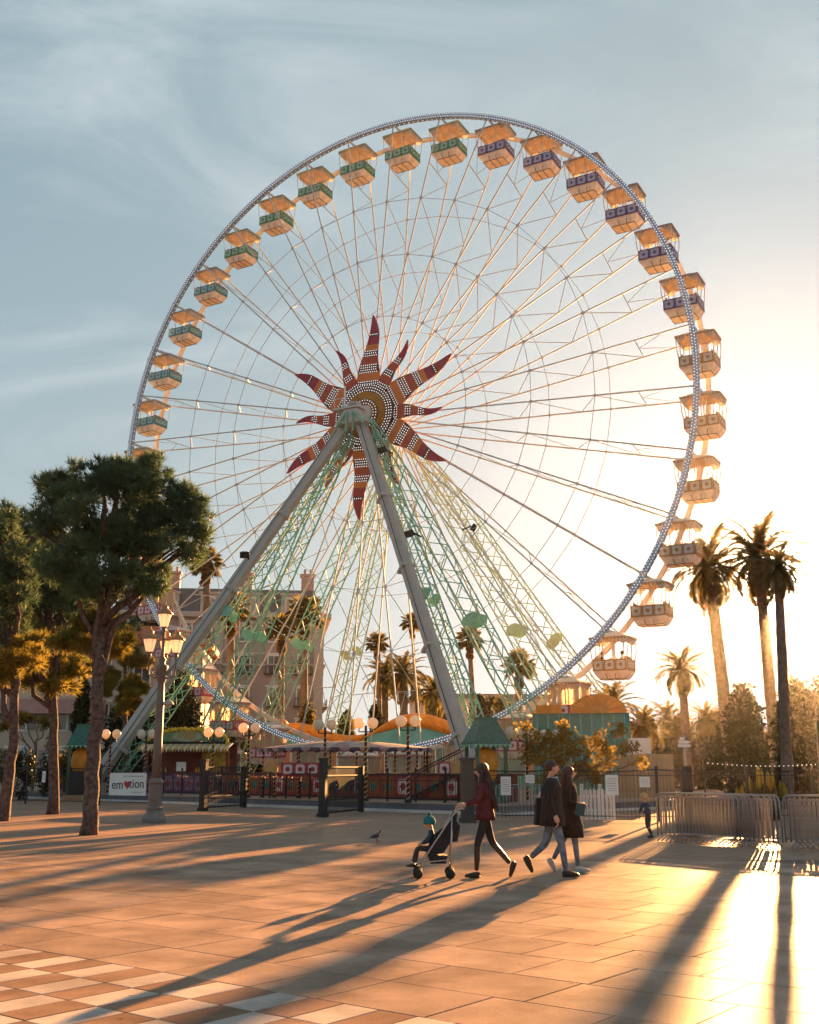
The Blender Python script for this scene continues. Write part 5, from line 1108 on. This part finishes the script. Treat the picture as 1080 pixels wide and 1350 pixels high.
for i in range(5):
    p = c0 + step2 * i; barrier((p.x, p.y, 0), rz0 + R(12), 'front barrier of the stack cut by the right edge' if i == 0 else '%s barrier from the front in the stack at the right edge' % ORDN[i], R(random.uniform(-2, 2)), 22)
bb = at(668, 1013, 39.5); barrier((bb.x - .4, 39.5, 0), R(-12), 'lone crowd barrier behind the iron fence right of the booth')['group'] = 'crowd barriers stacked on the plaza'

# ---------------------------------------------------------------- people
def skinned(name, V, E, mats, parent, sub=2, root=0):
    """V: (x,y,z,rx,ry); E: (i,j,material slot). One continuous skin mesh, materials by nearest limb."""
    me = bpy.data.meshes.new(name); me.from_pydata([v[:3] for v in V], [(a, b) for a, b, _ in E], []); o = bpy.data.objects.new('tmp', me); COL.objects.link(o)
    sk = o.modifiers.new('s', 'SKIN'); sk.use_smooth_shade = True; sk.branch_smoothing = .35
    if not me.skin_vertices: me.attributes
    for i, v in enumerate(V): sv = me.skin_vertices[0].data[i]; sv.radius = (v[3], v[4] if len(v) > 4 else v[3]); sv.use_root = i == root
    ss = o.modifiers.new('u', 'SUBSURF'); ss.levels = sub; ss.render_levels = sub
    dg = bpy.context.evaluated_depsgraph_get(); dg.update(); m2 = bpy.data.meshes.new_from_object(o.evaluated_get(dg)); bpy.data.objects.remove(o); m2.name = name; m2.materials.clear()
    for m in mats: m2.materials.append(m)
    A = np.array([V[a][:3] for a, b, _ in E]); B = np.array([V[b][:3] for a, b, _ in E]); rad = np.array([(V[a][3] + V[b][3]) / 2 for a, b, _ in E]); mi = np.array([s for _, _, s in E]); D = B - A; LL = (D ** 2).sum(1)
    co = np.zeros(len(m2.vertices) * 3); m2.vertices.foreach_get('co', co); co = co.reshape(-1, 3); idx = []
    for p in m2.polygons:
        c = co[list(p.vertices)].mean(0); t = np.clip(((c - A) * D).sum(1) / LL, 0, 1); d = np.linalg.norm(A + D * t[:, None] - c, axis=1) / (rad ** .6); idx.append(int(mi[np.argmin(d)]))
    m2.polygons.foreach_set('material_index', np.array(idx, np.int32)); m2.polygons.foreach_set('use_smooth', np.ones(len(m2.polygons), bool)); m2.update(); return obj(name, m2, parent)
M_skin = mat('skin', (.50, .29, .20), .5, 0, .06, 6, spec=.35); M_hairb = mat('brown_hair', (.045, .022, .014), .45, 0, .35, 14, .5, 60); M_hairl = mat('blond_hair', (.42, .27, .12), .5, 0, .2, 14, .4, 60)
M_mar = mat('maroon_jacket', (.085, .010, .014), .75, 0, .35, 7, 1.0, 16); M_blk = mat('black_trousers', (.014, .013, .016), .65, 0, .3, 9, .3, 40); M_boot = mat('dark_boot', (.035, .022, .018), .4, 0, .2)
M_coat = mat('dark_coat', (.013, .013, .017), .85, 0, .35, 7, 1.0, 14); M_coat2 = mat('brown_black_coat', (.018, .012, .011), .85, 0, .35, 7, 1.0, 14); M_jean = mat('blue_jeans', (.13, .17, .22), .8, 0, .45, 8, 1.0, 18); M_shoe = mat('grey_sneaker', (.42, .42, .44), .6, 0, .1)
def head(V, E, hx, hz, s=1.0, skin=0, look=0.):
    """adds neck-top, skull, jaw, nose; returns start index"""
    k = len(V); V += [(hx, 0, hz, .085 * s, .075 * s), (hx + .012, 0, hz + .07 * s, .088 * s, .078 * s), (hx + .035, 0, hz - .055 * s, .05 * s, .05 * s), (hx + .098 * s, 0, hz - .01 * s, .016 * s, .014 * s)]
    E += [(k, k + 1, skin), (k, k + 2, skin), (k, k + 3, skin)]; return k
def face(parent, hx, hz, s=1.0):
    b = MB()
    for y in (-.032, .032): b.sphere((hx + .076 * s, y * s, hz + .012 * s), .012 * s, 8, 5)
    b.build('eyes', mat('eye_dark', (.02, .015, .012), .2), parent)['kind'] = 'stuff'
    b = MB(); b.box((hx + .078 * s, 0, hz - .052 * s), (.014 * s, .042 * s, .012 * s)); b.build('mouth', mat('lips', (.34, .10, .08), .5), parent)
    for y in (-.078, .078): b = MB(); b.sphere((hx - .005, y * s, hz), .028 * s, 8, 5, 1.1); b.build('ear', M_skin, parent, True)
def hand(parent, p, d, side, s=1.0, curl=1.):
    """palm and five fingers from the wrist p along d"""
    p, d = Vector(p), Vector(d).normalized(); up = Vector((0, 0, 1)); sx = d.cross(up); sx = sx.normalized() if sx.length > .1 else Vector((0, 1, 0)); dn = d.cross(sx).normalized()
    if dn.z > 0: dn = -dn
    b = MB(); e = p + d * .085 * s; b.path([p - d * .02, p + d * .03 * s, e], [.024 * s, .036 * s, .034 * s], 8)
    for i, ln in enumerate((.062, .072, .068, .052)):
        o_ = sx * (i - 1.5) * .019 * s; a1_ = e + o_; a2_ = a1_ + d * ln * .5 * s + dn * .012 * curl; a3_ = a2_ + (d * .3 + dn * .8 * curl).normalized() * ln * .6 * s; b.path([a1_ - d * .02, a1_, a2_, a3_], [.010 * s, .010 * s, .009 * s, .007 * s], 6)
    t0 = p + d * .03 * s + sx * side * .03 * s; b.path([t0, t0 + sx * side * .022 * s + d * .025 * s, t0 + sx * side * .02 * s + d * .055 * s + dn * .02], [.013 * s, .011 * s, .008 * s], 6)
    return b.build('hand', M_skin, parent, True)
def foot(parent, ankle, d, m, s=1.0, boot=True, pitch=0.):
    s *= .92
    b = MB(); M_ = Matrix.Rotation(math.atan2(d[1], d[0]), 3, 'Z') @ Matrix.Rotation(pitch, 3, 'Y'); a = Vector(ankle)
    P = lambda x, z: a + M_ @ Vector((x * s, 0, z * s))
    b.path([P(-.055, -.03), P(-.03, -.045), P(.04, -.048), P(.11, -.06), P(.165, -.068), P(.20, -.072)], [.028 * s, .038 * s, .038 * s, .032 * s, .028 * s, .014 * s], 10)
    hl = [P(-.06, -.085), P(.20, -.085)]; b.path([hl[0], P(-.02, -.085), P(.08, -.085), hl[1]], [.014 * s, .026 * s, .028 * s, .012 * s], 8); return b.build('shoe', m, parent, True)
def loft(rings, n=14):
    """rings: (cx, cy, z, rx, ry)"""
    b = MB(); vs = []
    for cx, cy, z, rx, ry in rings:
        for i in range(n): a = 2 * PI * i / n; w = 1 + .045 * math.sin(5 * a + z * 9); vs.append((cx + rx * w * math.cos(a), cy + ry * w * math.sin(a), z))
    b.add(vs, [(j * n + i, j * n + (i + 1) % n, (j + 1) * n + (i + 1) % n, (j + 1) * n + i) for j in range(len(rings) - 1) for i in range(n)] + [tuple(range(n))[::-1], tuple(range((len(rings) - 1) * n, len(rings) * n))]); return b
def strands(P0, P1, n, spread, r, parent, m, name='hair_strands'):
    b = MB(); P0, P1 = Vector(P0), Vector(P1)
    for i in range(n):
        o_ = Vector((random.uniform(-1, 1) * spread[0], random.uniform(-1, 1) * spread[1], random.uniform(-.03, .03))); e_ = Vector((random.uniform(-1, 1) * spread[0] * 1.3, random.uniform(-1, 1) * spread[1] * 1.1, random.uniform(-.07, .05)))
        b.path([P0 + o_ * .7, P0.lerp(P1, .35) + o_ * 1.1, P0.lerp(P1, .7) + o_ * .5 + e_ * .6, P1 + e_], [r, r * 1.3, r, r * .25], 5)
    return b.build(name, m, parent, True)
# --- woman pushing the stroller: walks left
wp = gp(641, 1157); wom = thing('person', 'woman with long brown hair in a maroon jacket pushing the stroller', 'person', (wp.x, wp.y, 0), PI)
V = [(0, 0, .96, .125, .105), (.01, 0, 1.10, .10, .092), (.03, 0, 1.28, .115, .10), (.045, 0, 1.40, .11, .085), (.05, 0, 1.475, .05, .05),
     (0, .085, .90, .085, .085), (.135, .085, .50, .056, .058), (.15, .08, .10, .036, .038),
     (0, -.085, .90, .085, .085), (-.11, -.085, .51, .056, .058), (-.385, -.085, .20, .038, .04),
     (.05, .165, 1.385, .052, .052), (.10, .20, 1.16, .042, .042), (.32, .17, 1.09, .028, .028),
     (.05, -.165, 1.385, .052, .052), (.12, -.19, 1.17, .042, .042), (.33, -.13, 1.09, .028, .028), (.14, .083, .30, .052, .05), (-.25, -.085, .36, .05, .05)]
E_ = [(0, 1, 0), (1, 2, 0), (2, 3, 0), (3, 4, 2), (0, 5, 1), (5, 6, 1), (6, 17, 3), (17, 7, 3), (0, 8, 1), (8, 9, 1), (9, 18, 3), (18, 10, 3), (3, 11, 0), (11, 12, 0), (12, 13, 0), (3, 14, 0), (14, 15, 0), (15, 16, 0)]
k = head(V, E_, .06, 1.60, 1., 2); E_.append((4, k, 2)); skinned('body', V, E_, [M_mar, M_blk, M_skin, M_boot], wom)
face(wom, .06, 1.60); hand(wom, (.33, .17, 1.09), (1, -.1, -.15), -1); hand(wom, (.34, -.13, 1.09), (1, .1, -.15), 1)
foot(wom, (.15, .08, .10), (1, 0), M_boot, 1.); foot(wom, (-.385, -.085, .20), (1, 0), M_boot, 1., pitch=R(68))
loft([(.0, 0, .86, .165, .185), (.0, 0, .95, .155, .178), (.01, 0, 1.08, .128, .155), (.025, 0, 1.25, .138, .17), (.04, 0, 1.38, .115, .17), (.045, 0, 1.45, .07, .09)]).build('jacket', M_mar, wom, True)
b = MB(); b.sphere((.035, 0, 1.635), .108, 14, 9, 1.02); b.build('hair', M_hairb, wom, True); strands((-.01, 0, 1.62), (-.13, 0, 1.06), 46, (.06, .095), .02, wom, M_hairb); strands((.05, .09, 1.6), (.08, .13, 1.22), 8, (.02, .015), .014, wom, M_hairb); strands((.05, -.09, 1.6), (.08, -.13, 1.22), 8, (.02, .015), .014, wom, M_hairb)
# --- man in dark coat walks right
mp_ = gp(731, 1156); man = thing('person', 'short-haired man in a dark coat and blue jeans walking right', 'person', (mp_.x, mp_.y, 0), R(4))
V = [(0, 0, .97, .13, .12), (0, 0, 1.12, .12, .11), (.0, 0, 1.30, .14, .13), (-.01, 0, 1.43, .13, .10), (.0, 0, 1.51, .058, .058),
     (0, .09, .92, .092, .092), (-.10, .09, .50, .064, .062), (-.355, .09, .28, .045, .045),
     (0, -.09, .92, .092, .092), (.11, -.09, .50, .064, .062), (.17, -.09, .10, .045, .045),
     (-.01, .20, 1.42, .065, .065), (-.09, .25, 1.16, .055, .055), (.02, .24, .93, .038, .038),
     (-.01, -.20, 1.42, .065, .065), (-.10, -.25, 1.16, .055, .055), (.0, -.24, .92, .038, .038)]
E_ = [(0, 1, 0), (1, 2, 0), (2, 3, 0), (3, 4, 2), (0, 5, 1), (5, 6, 1), (6, 7, 1), (0, 8, 1), (8, 9, 1), (9, 10, 1), (3, 11, 0), (11, 12, 0), (12, 13, 0), (3, 14, 0), (14, 15, 0), (15, 16, 0)]
k = head(V, E_, .03, 1.645, 1.08, 2); E_.append((4, k, 2)); skinned('body', V, E_, [M_coat, M_jean, M_skin], man); face(man, .03, 1.645, 1.08)
hand(man, (.02, .24, .93), (.3, 0, -1), 1, 1.1, .6); hand(man, (.0, -.24, .92), (.3, 0, -1), -1, 1.1, .6)
foot(man, (-.355, .09, .28), (1, 0), M_boot, 1.12, pitch=R(62)); foot(man, (.17, -.09, .11), (1, 0), M_boot, 1.12)
loft([(-.01, 0, .77, .205, .22), (-.01, 0, .92, .195, .215), (-.01, 0, 1.12, .165, .20), (-.01, 0, 1.30, .168, .215), (-.01, 0, 1.43, .13, .20), (0, 0, 1.50, .085, .11)]).build('coat', M_coat, man, True)
b = MB(); b.box((.085, 0, 1.44), (.06, .06, .16), (0, R(-20), 0)); b.lathe([(.072, 1.47), (.074, 1.50), (.066, 1.515)], (.01, 0, 0), 12); b.build('shirt_collar', mat('pale_shirt', (.45, .5, .6), .7), man)
b = MB(); b.sphere((-.012, 0, 1.695), .098, 14, 9, 1.0); b.build('hair', M_hairb, man, True)
b = MB(); b.box((-.19, .12, .98), (.12, .16, .42), (0, R(6), 0)); b.build('bag', M_coat, man); b = MB(); b.path([(-.2, .1, 1.2), (-.12, .02, 1.4), (0, -.1, 1.49)], .014, 5); b.build('bag_strap', M_white, man)
# --- woman beside him
w2p = gp(757, 1152); w2p.y += .25; w2 = thing('person', 'woman in a knee-length dark coat with grey sneakers, walking beside the man', 'person', (w2p.x, w2p.y, 0), R(-8))
V = [(0, 0, .93, .12, .11), (0, 0, 1.07, .10, .095), (.0, 0, 1.24, .115, .105), (-.0, 0, 1.36, .11, .085), (.0, 0, 1.43, .05, .05),
     (0, .08, .88, .082, .082), (-.12, .08, .50, .055, .055), (-.30, .08, .19, .038, .038),
     (0, -.08, .88, .082, .082), (.07, -.08, .48, .055, .055), (.105, -.08, .10, .038, .038),
     (-.0, .16, 1.35, .052, .052), (-.02, .20, 1.12, .045, .045), (.15, .15, 1.06, .032, .032),
     (-.0, -.16, 1.35, .052, .052), (-.02, -.20, 1.12, .045, .045), (.16, -.15, 1.07, .032, .032)]
E_ = [(0, 1, 0), (1, 2, 0), (2, 3, 0), (3, 4, 2), (0, 5, 1), (5, 6, 1), (6, 7, 1), (0, 8, 1), (8, 9, 1), (9, 10, 1), (3, 11, 0), (11, 12, 0), (12, 13, 0), (3, 14, 0), (14, 15, 0), (15, 16, 0)]
k = head(V, E_, .02, 1.555, .98, 2); E_.append((4, k, 2)); skinned('body', V, E_, [M_coat2, M_jean, M_skin], w2); face(w2, .02, 1.555, .98)
hand(w2, (.15, .15, 1.06), (1, -.5, .1), -1, .95); hand(w2, (.16, -.15, 1.07), (1, .4, .1), 1, .95)
foot(w2, (-.30, .08, .19), (1, 0), M_shoe, .98, pitch=R(58)); foot(w2, (.105, -.08, .105), (1, 0), M_shoe, 1.02)
loft([(.02, 0, .55, .205, .215), (.015, 0, .75, .19, .205), (.0, 0, .93, .165, .19), (0, 0, 1.08, .13, .16), (0, 0, 1.24, .14, .172), (0, 0, 1.35, .115, .165), (0, 0, 1.42, .07, .085)]).build('coat', M_coat2, w2, True)
b = MB(); b.sphere((-.01, 0, 1.59), .104, 14, 9, 1.02); b.build('hair', M_hairb, w2, True); strands((-.05, 0, 1.56), (-.10, 0, 1.12), 34, (.05, .09), .02, w2, M_hairb); strands((.0, -.10, 1.56), (.05, -.14, 1.18), 10, (.03, .02), .016, w2, M_hairb)
b = MB(); b.box((.17, -.21, 1.0), (.15, .06, .20), (0, R(12), 0)); b.build('handbag', mat('teal_bag', (.03, .07, .09), .5), w2)
# --- stroller with toddler
sp2 = gp(573, 1157); strl = thing('stroller', 'black folding stroller pushed by the woman in maroon', 'stroller', (sp2.x, sp2.y, 0), PI)
M_alu = mat('stroller_frame', (.42, .40, .38), .35, .7, .1); M_fab = mat('stroller_fabric', (.02, .022, .03), .85, 0, .2, 9)
b = MB()
for y in (-.22, .22):
    b.path([(-.38, y, 1.03), (-.30, y, .96), (.08, y, .42), (.26, y, .12)], .013, 6); b.tube((-.27, y, .92), (-.24, y, .12), .013); b.tube((.24, y, .24), (-.24, y, .28), .010)
    b.path([(-.38, y, 1.03), (-.43, y, 1.05), (-.46, y * .95, 1.03)], .017, 6)
b.tube((-.24, -.22, .2), (-.24, .22, .2), .011); b.tube((.16, -.22, .28), (-.22, .22, .24), .010); b.tube((.16, .22, .28), (-.22, -.22, .24), .010); b.build('frame', M_alu, strl, True)
b = MB(); b.prism([(-.36, -.185, .98), (-.31, -.185, .62), (-.14, -.185, .38), (.13, -.185, .32), (.10, -.185, .42), (-.06, -.185, .46), (-.28, -.185, .93)], (0, .37, 0)); b.prism([(-.33, -.19, .98), (-.30, -.19, .99), (-.02, -.19, .46), (.16, -.19, .43), (.16, -.19, .40), (-.05, -.19, .38)], (0, .38, 0)); b.prism([(-.2, -.2, .78), (.02, -.2, .62), (.0, -.2, .45), (-.08, -.2, .42)], (0, .02, 0)); b.prism([(-.2, .18, .78), (.02, .18, .62), (.0, .18, .45), (-.08, .18, .42)], (0, .02, 0)); b.build('seat', M_fab, strl)
b = MB(); b.prism([(-.28, -.18, .93), (-.40, -.18, .78), (-.36, -.18, .55), (-.16, -.18, .52)], (0, .36, 0)); b.build('folded_hood', M_fab, strl)
b = MB(); b.prism([(-.2, -.18, .34), (.1, -.18, .34), (.07, -.18, .22), (-.18, -.18, .22)], (0, .36, 0)); b.build('basket', M_fab, strl)
b = MB(); b.box((.26, 0, .17), (.12, .34, .02)); b.build('footrest', M_blk, strl)
whm = MB(); Mx = Matrix.Rotation(R(90), 3, 'X'); whm.lathe([(.056, -.013), (.070, -.013), (.075, 0), (.070, .013), (.056, .013), (.056, -.013)], n=18, M=Mx)
hubm = MB(); hubm.lathe([(.001, -.012), (.024, -.012), (.024, .012), (.001, .012)], n=10, M=Mx)
for i in range(6): a = 2 * PI * i / 6; hubm.tube((0, 0, 0), (.058 * math.cos(a), 0, .058 * math.sin(a)), .007, n=4)
wm, hm_ = whm.mesh('wheel', mat('rubber', (.015, .015, .015), .7), True), hubm.mesh('wheel_hub', M_alu)
for x in (.26, -.24):
    for y in (-.25, -.19, .19, .25): w__ = obj('wheel', wm, strl, (x, y, .075)); obj('wheel_hub', hm_, w__)
todd = thing('person', 'toddler in a teal bobble hat sitting in the stroller', 'person', (sp2.x - .06, sp2.y, .37), PI)
V = [(-.03, 0, .08, .085, .085), (-.03, 0, .20, .085, .08), (-.02, 0, .30, .07, .06), (-.01, 0, .345, .035, .035), (.0, .055, .06, .052, .052), (.21, .06, .07, .044, .044), (.27, .06, -.14, .033, .033), (.0, -.055, .06, .052, .052), (.20, -.06, .07, .044, .044), (.24, -.06, -.15, .033, .033),
     (-.02, .10, .27, .042, .042), (.06, .13, .17, .036, .036), (.13, .08, .14, .022, .022), (-.02, -.10, .27, .042, .042), (.06, -.13, .17, .036, .036), (.13, -.08, .14, .022, .022)]
E_ = [(0, 1, 0), (1, 2, 0), (2, 3, 2), (0, 4, 1), (4, 5, 1), (5, 6, 1), (0, 7, 1), (7, 8, 1), (8, 9, 1), (2, 10, 0), (10, 11, 0), (11, 12, 0), (2, 13, 0), (13, 14, 0), (14, 15, 0)]
k = head(V, E_, .03, .43, .85, 2); E_.append((3, k, 2)); skinned('body', V, E_, [mat('navy_jacket', (.02, .035, .05), .8), mat('grey_trousers', (.05, .045, .05), .8), M_skin], todd); face(todd, .03, .43, .85)
M_hat = mat('teal_hat', (.01, .17, .19), .9, 0, .2, 20, .6, 90)
b = MB(); b.lathe([(.092, .43), (.098, .46), (.092, .50), (.06, .545), (.01, .56)], (.015, 0, 0), 14); b.sphere((.015, 0, .58), .028, 8, 6); b.build('knit_hat', M_hat, todd, True)
hand(todd, (.13, .08, .14), (1, 0, -.2), -1, .55); hand(todd, (.13, -.08, .14), (1, 0, -.2), 1, .55); foot(todd, (.27, .06, -.15), (1, 0), M_boot, .6); foot(todd, (.24, -.06, -.16), (1, 0), M_boot, .6)
# --- child bending by the barriers
cp = gp(857, 1105); ch = thing('person', 'blond child in a blue jacket leaning beside the stacked barriers', 'person', (cp.x, cp.y, 0), R(205)); ch.rotation_euler = (0, R(3), R(205))
V = [(0, 0, .52, .085, .08), (.0, 0, .64, .08, .08), (.03, 0, .76, .085, .075), (.04, 0, .82, .07, .06), (.055, 0, .86, .035, .035), (0, .06, .50, .056, .056), (.07, .07, .28, .042, .042), (-.02, .07, .08, .03, .03), (0, -.06, .50, .056, .056), (.0, -.07, .28, .042, .042), (-.10, -.07, .09, .03, .03),
     (.04, .11, .80, .042, .042), (.13, .13, .66, .034, .034), (.20, .08, .60, .022, .022), (.04, -.11, .80, .042, .042), (.10, -.14, .66, .034, .034), (.18, -.1, .58, .022, .022)]
E_ = [(0, 1, 0), (1, 2, 0), (2, 3, 0), (3, 4, 2), (0, 5, 1), (5, 6, 1), (6, 7, 1), (0, 8, 1), (8, 9, 1), (9, 10, 1), (3, 11, 0), (11, 12, 0), (12, 13, 0), (3, 14, 0), (14, 15, 0), (15, 16, 0)]
k = head(V, E_, .09, .955, .88, 2); E_.append((4, k, 2)); skinned('body', V, E_, [mat('blue_jacket', (.03, .05, .10), .8), mat('dark_trousers', (.04, .04, .06), .8), M_skin], ch); face(ch, .09, .955, .88)
b = MB(); b.sphere((.07, 0, .985), .096, 12, 8, 1.02); b.build('hair', M_hairl, ch, True); strands((.03, 0, .98), (.0, 0, .88), 14, (.05, .07), .016, ch, M_hairl)
hand(ch, (.20, .08, .60), (1, 0, -.4), -1, .6); hand(ch, (.18, -.1, .58), (1, 0, -.4), 1, .6); foot(ch, (-.02, .07, .075), (1, 0), M_boot, .68); foot(ch, (-.10, -.07, .08), (1, 0), M_boot, .68)
# riders in the lowest orange gondola
gor = GPOS[round(125.9 - 10 * 17)]
for k_, dx in enumerate((-.6, .55)):
    o = thing('person', ('rider in dark clothes at the left of the lowest orange gondola', 'rider in grey at the right of the lowest orange gondola')[k_], 'person', gor.matrix_basis @ Vector((dx, -.15, -1.84)), TH + (0 if dx < 0 else PI))
    V = [(0, 0, .08, .11, .11), (0, 0, .3, .12, .11), (0, 0, .48, .10, .09), (.01, 0, .55, .045, .045), (.3, .08, .08, .07, .07), (.3, -.08, .08, .07, .07), (.0, .17, .45, .05, .05), (.12, .2, .22, .04, .04), (.0, -.17, .45, .05, .05), (.12, -.2, .22, .04, .04)]
    E_ = [(0, 1, 0), (1, 2, 0), (2, 3, 1), (0, 4, 0), (0, 5, 0), (2, 6, 0), (6, 7, 0), (2, 8, 0), (8, 9, 0)]; k2 = head(V, E_, .02, .67, 1., 1); E_.append((3, k2, 1)); skinned('body', V, E_, [M_coat if k_ == 0 else M_shoe, M_skin], o, 1)
    b = MB(); b.sphere((.0, 0, .71), .103, 10, 7); b.build('hair', M_hairb, o, True)
# pigeon
pg = gp(497, 1110); pig = thing('pigeon', 'dark pigeon standing alone on the shaded paving', 'bird', (pg.x, pg.y, 0), R(35)); M_pig = mat('pigeon_grey', (.05, .055, .07), .6, 0, .3, 12)
V = [(0, 0, .14, .055, .05), (-.08, 0, .125, .045, .04), (-.17, 0, .10, .025, .012), (-.23, 0, .085, .022, .006), (.06, 0, .175, .045, .04), (.095, 0, .225, .025, .022), (.11, 0, .26, .026, .024), (.145, 0, .255, .007, .006)]
skinned('body', V, [(0, 1, 0), (1, 2, 0), (2, 3, 0), (0, 4, 0), (4, 5, 0), (5, 6, 0), (6, 7, 0)], [M_pig], pig)
for y in (-.025, .025): b = MB(); b.tube((0, y, .11), (.01, y, .01), .006); b.path([(-.02, y, .008), (.04, y, .006)], .005, 4); b.build('leg', M_red, pig)
for y in (-.048, .048): b = MB(); b.path([(.05, y, .16), (-.05, y * 1.05, .15), (-.15, y * .7, .12)], [.018, .028, .006], 6); b.build('wing', M_pig, pig, True)

# ---------------------------------------------------------------- air
hzb = MB(); hzb.box((5, 77, 24.5), (190, 174, 51)); hm = bpy.data.materials.new('air'); hm.use_nodes = True; ht = hm.node_tree; ht.nodes.clear()
ho = ht.nodes.new('ShaderNodeOutputMaterial'); hv = ht.nodes.new('ShaderNodeVolumePrincipled'); hv.inputs['Color'].default_value = (1, .98, .96, 1); hv.inputs['Density'].default_value = .00008; hv.inputs['Anisotropy'].default_value = .94
ht.links.new(hv.outputs[0], ho.inputs['Volume']); haze = hzb.build('haze', hm); haze['kind'] = 'stuff'
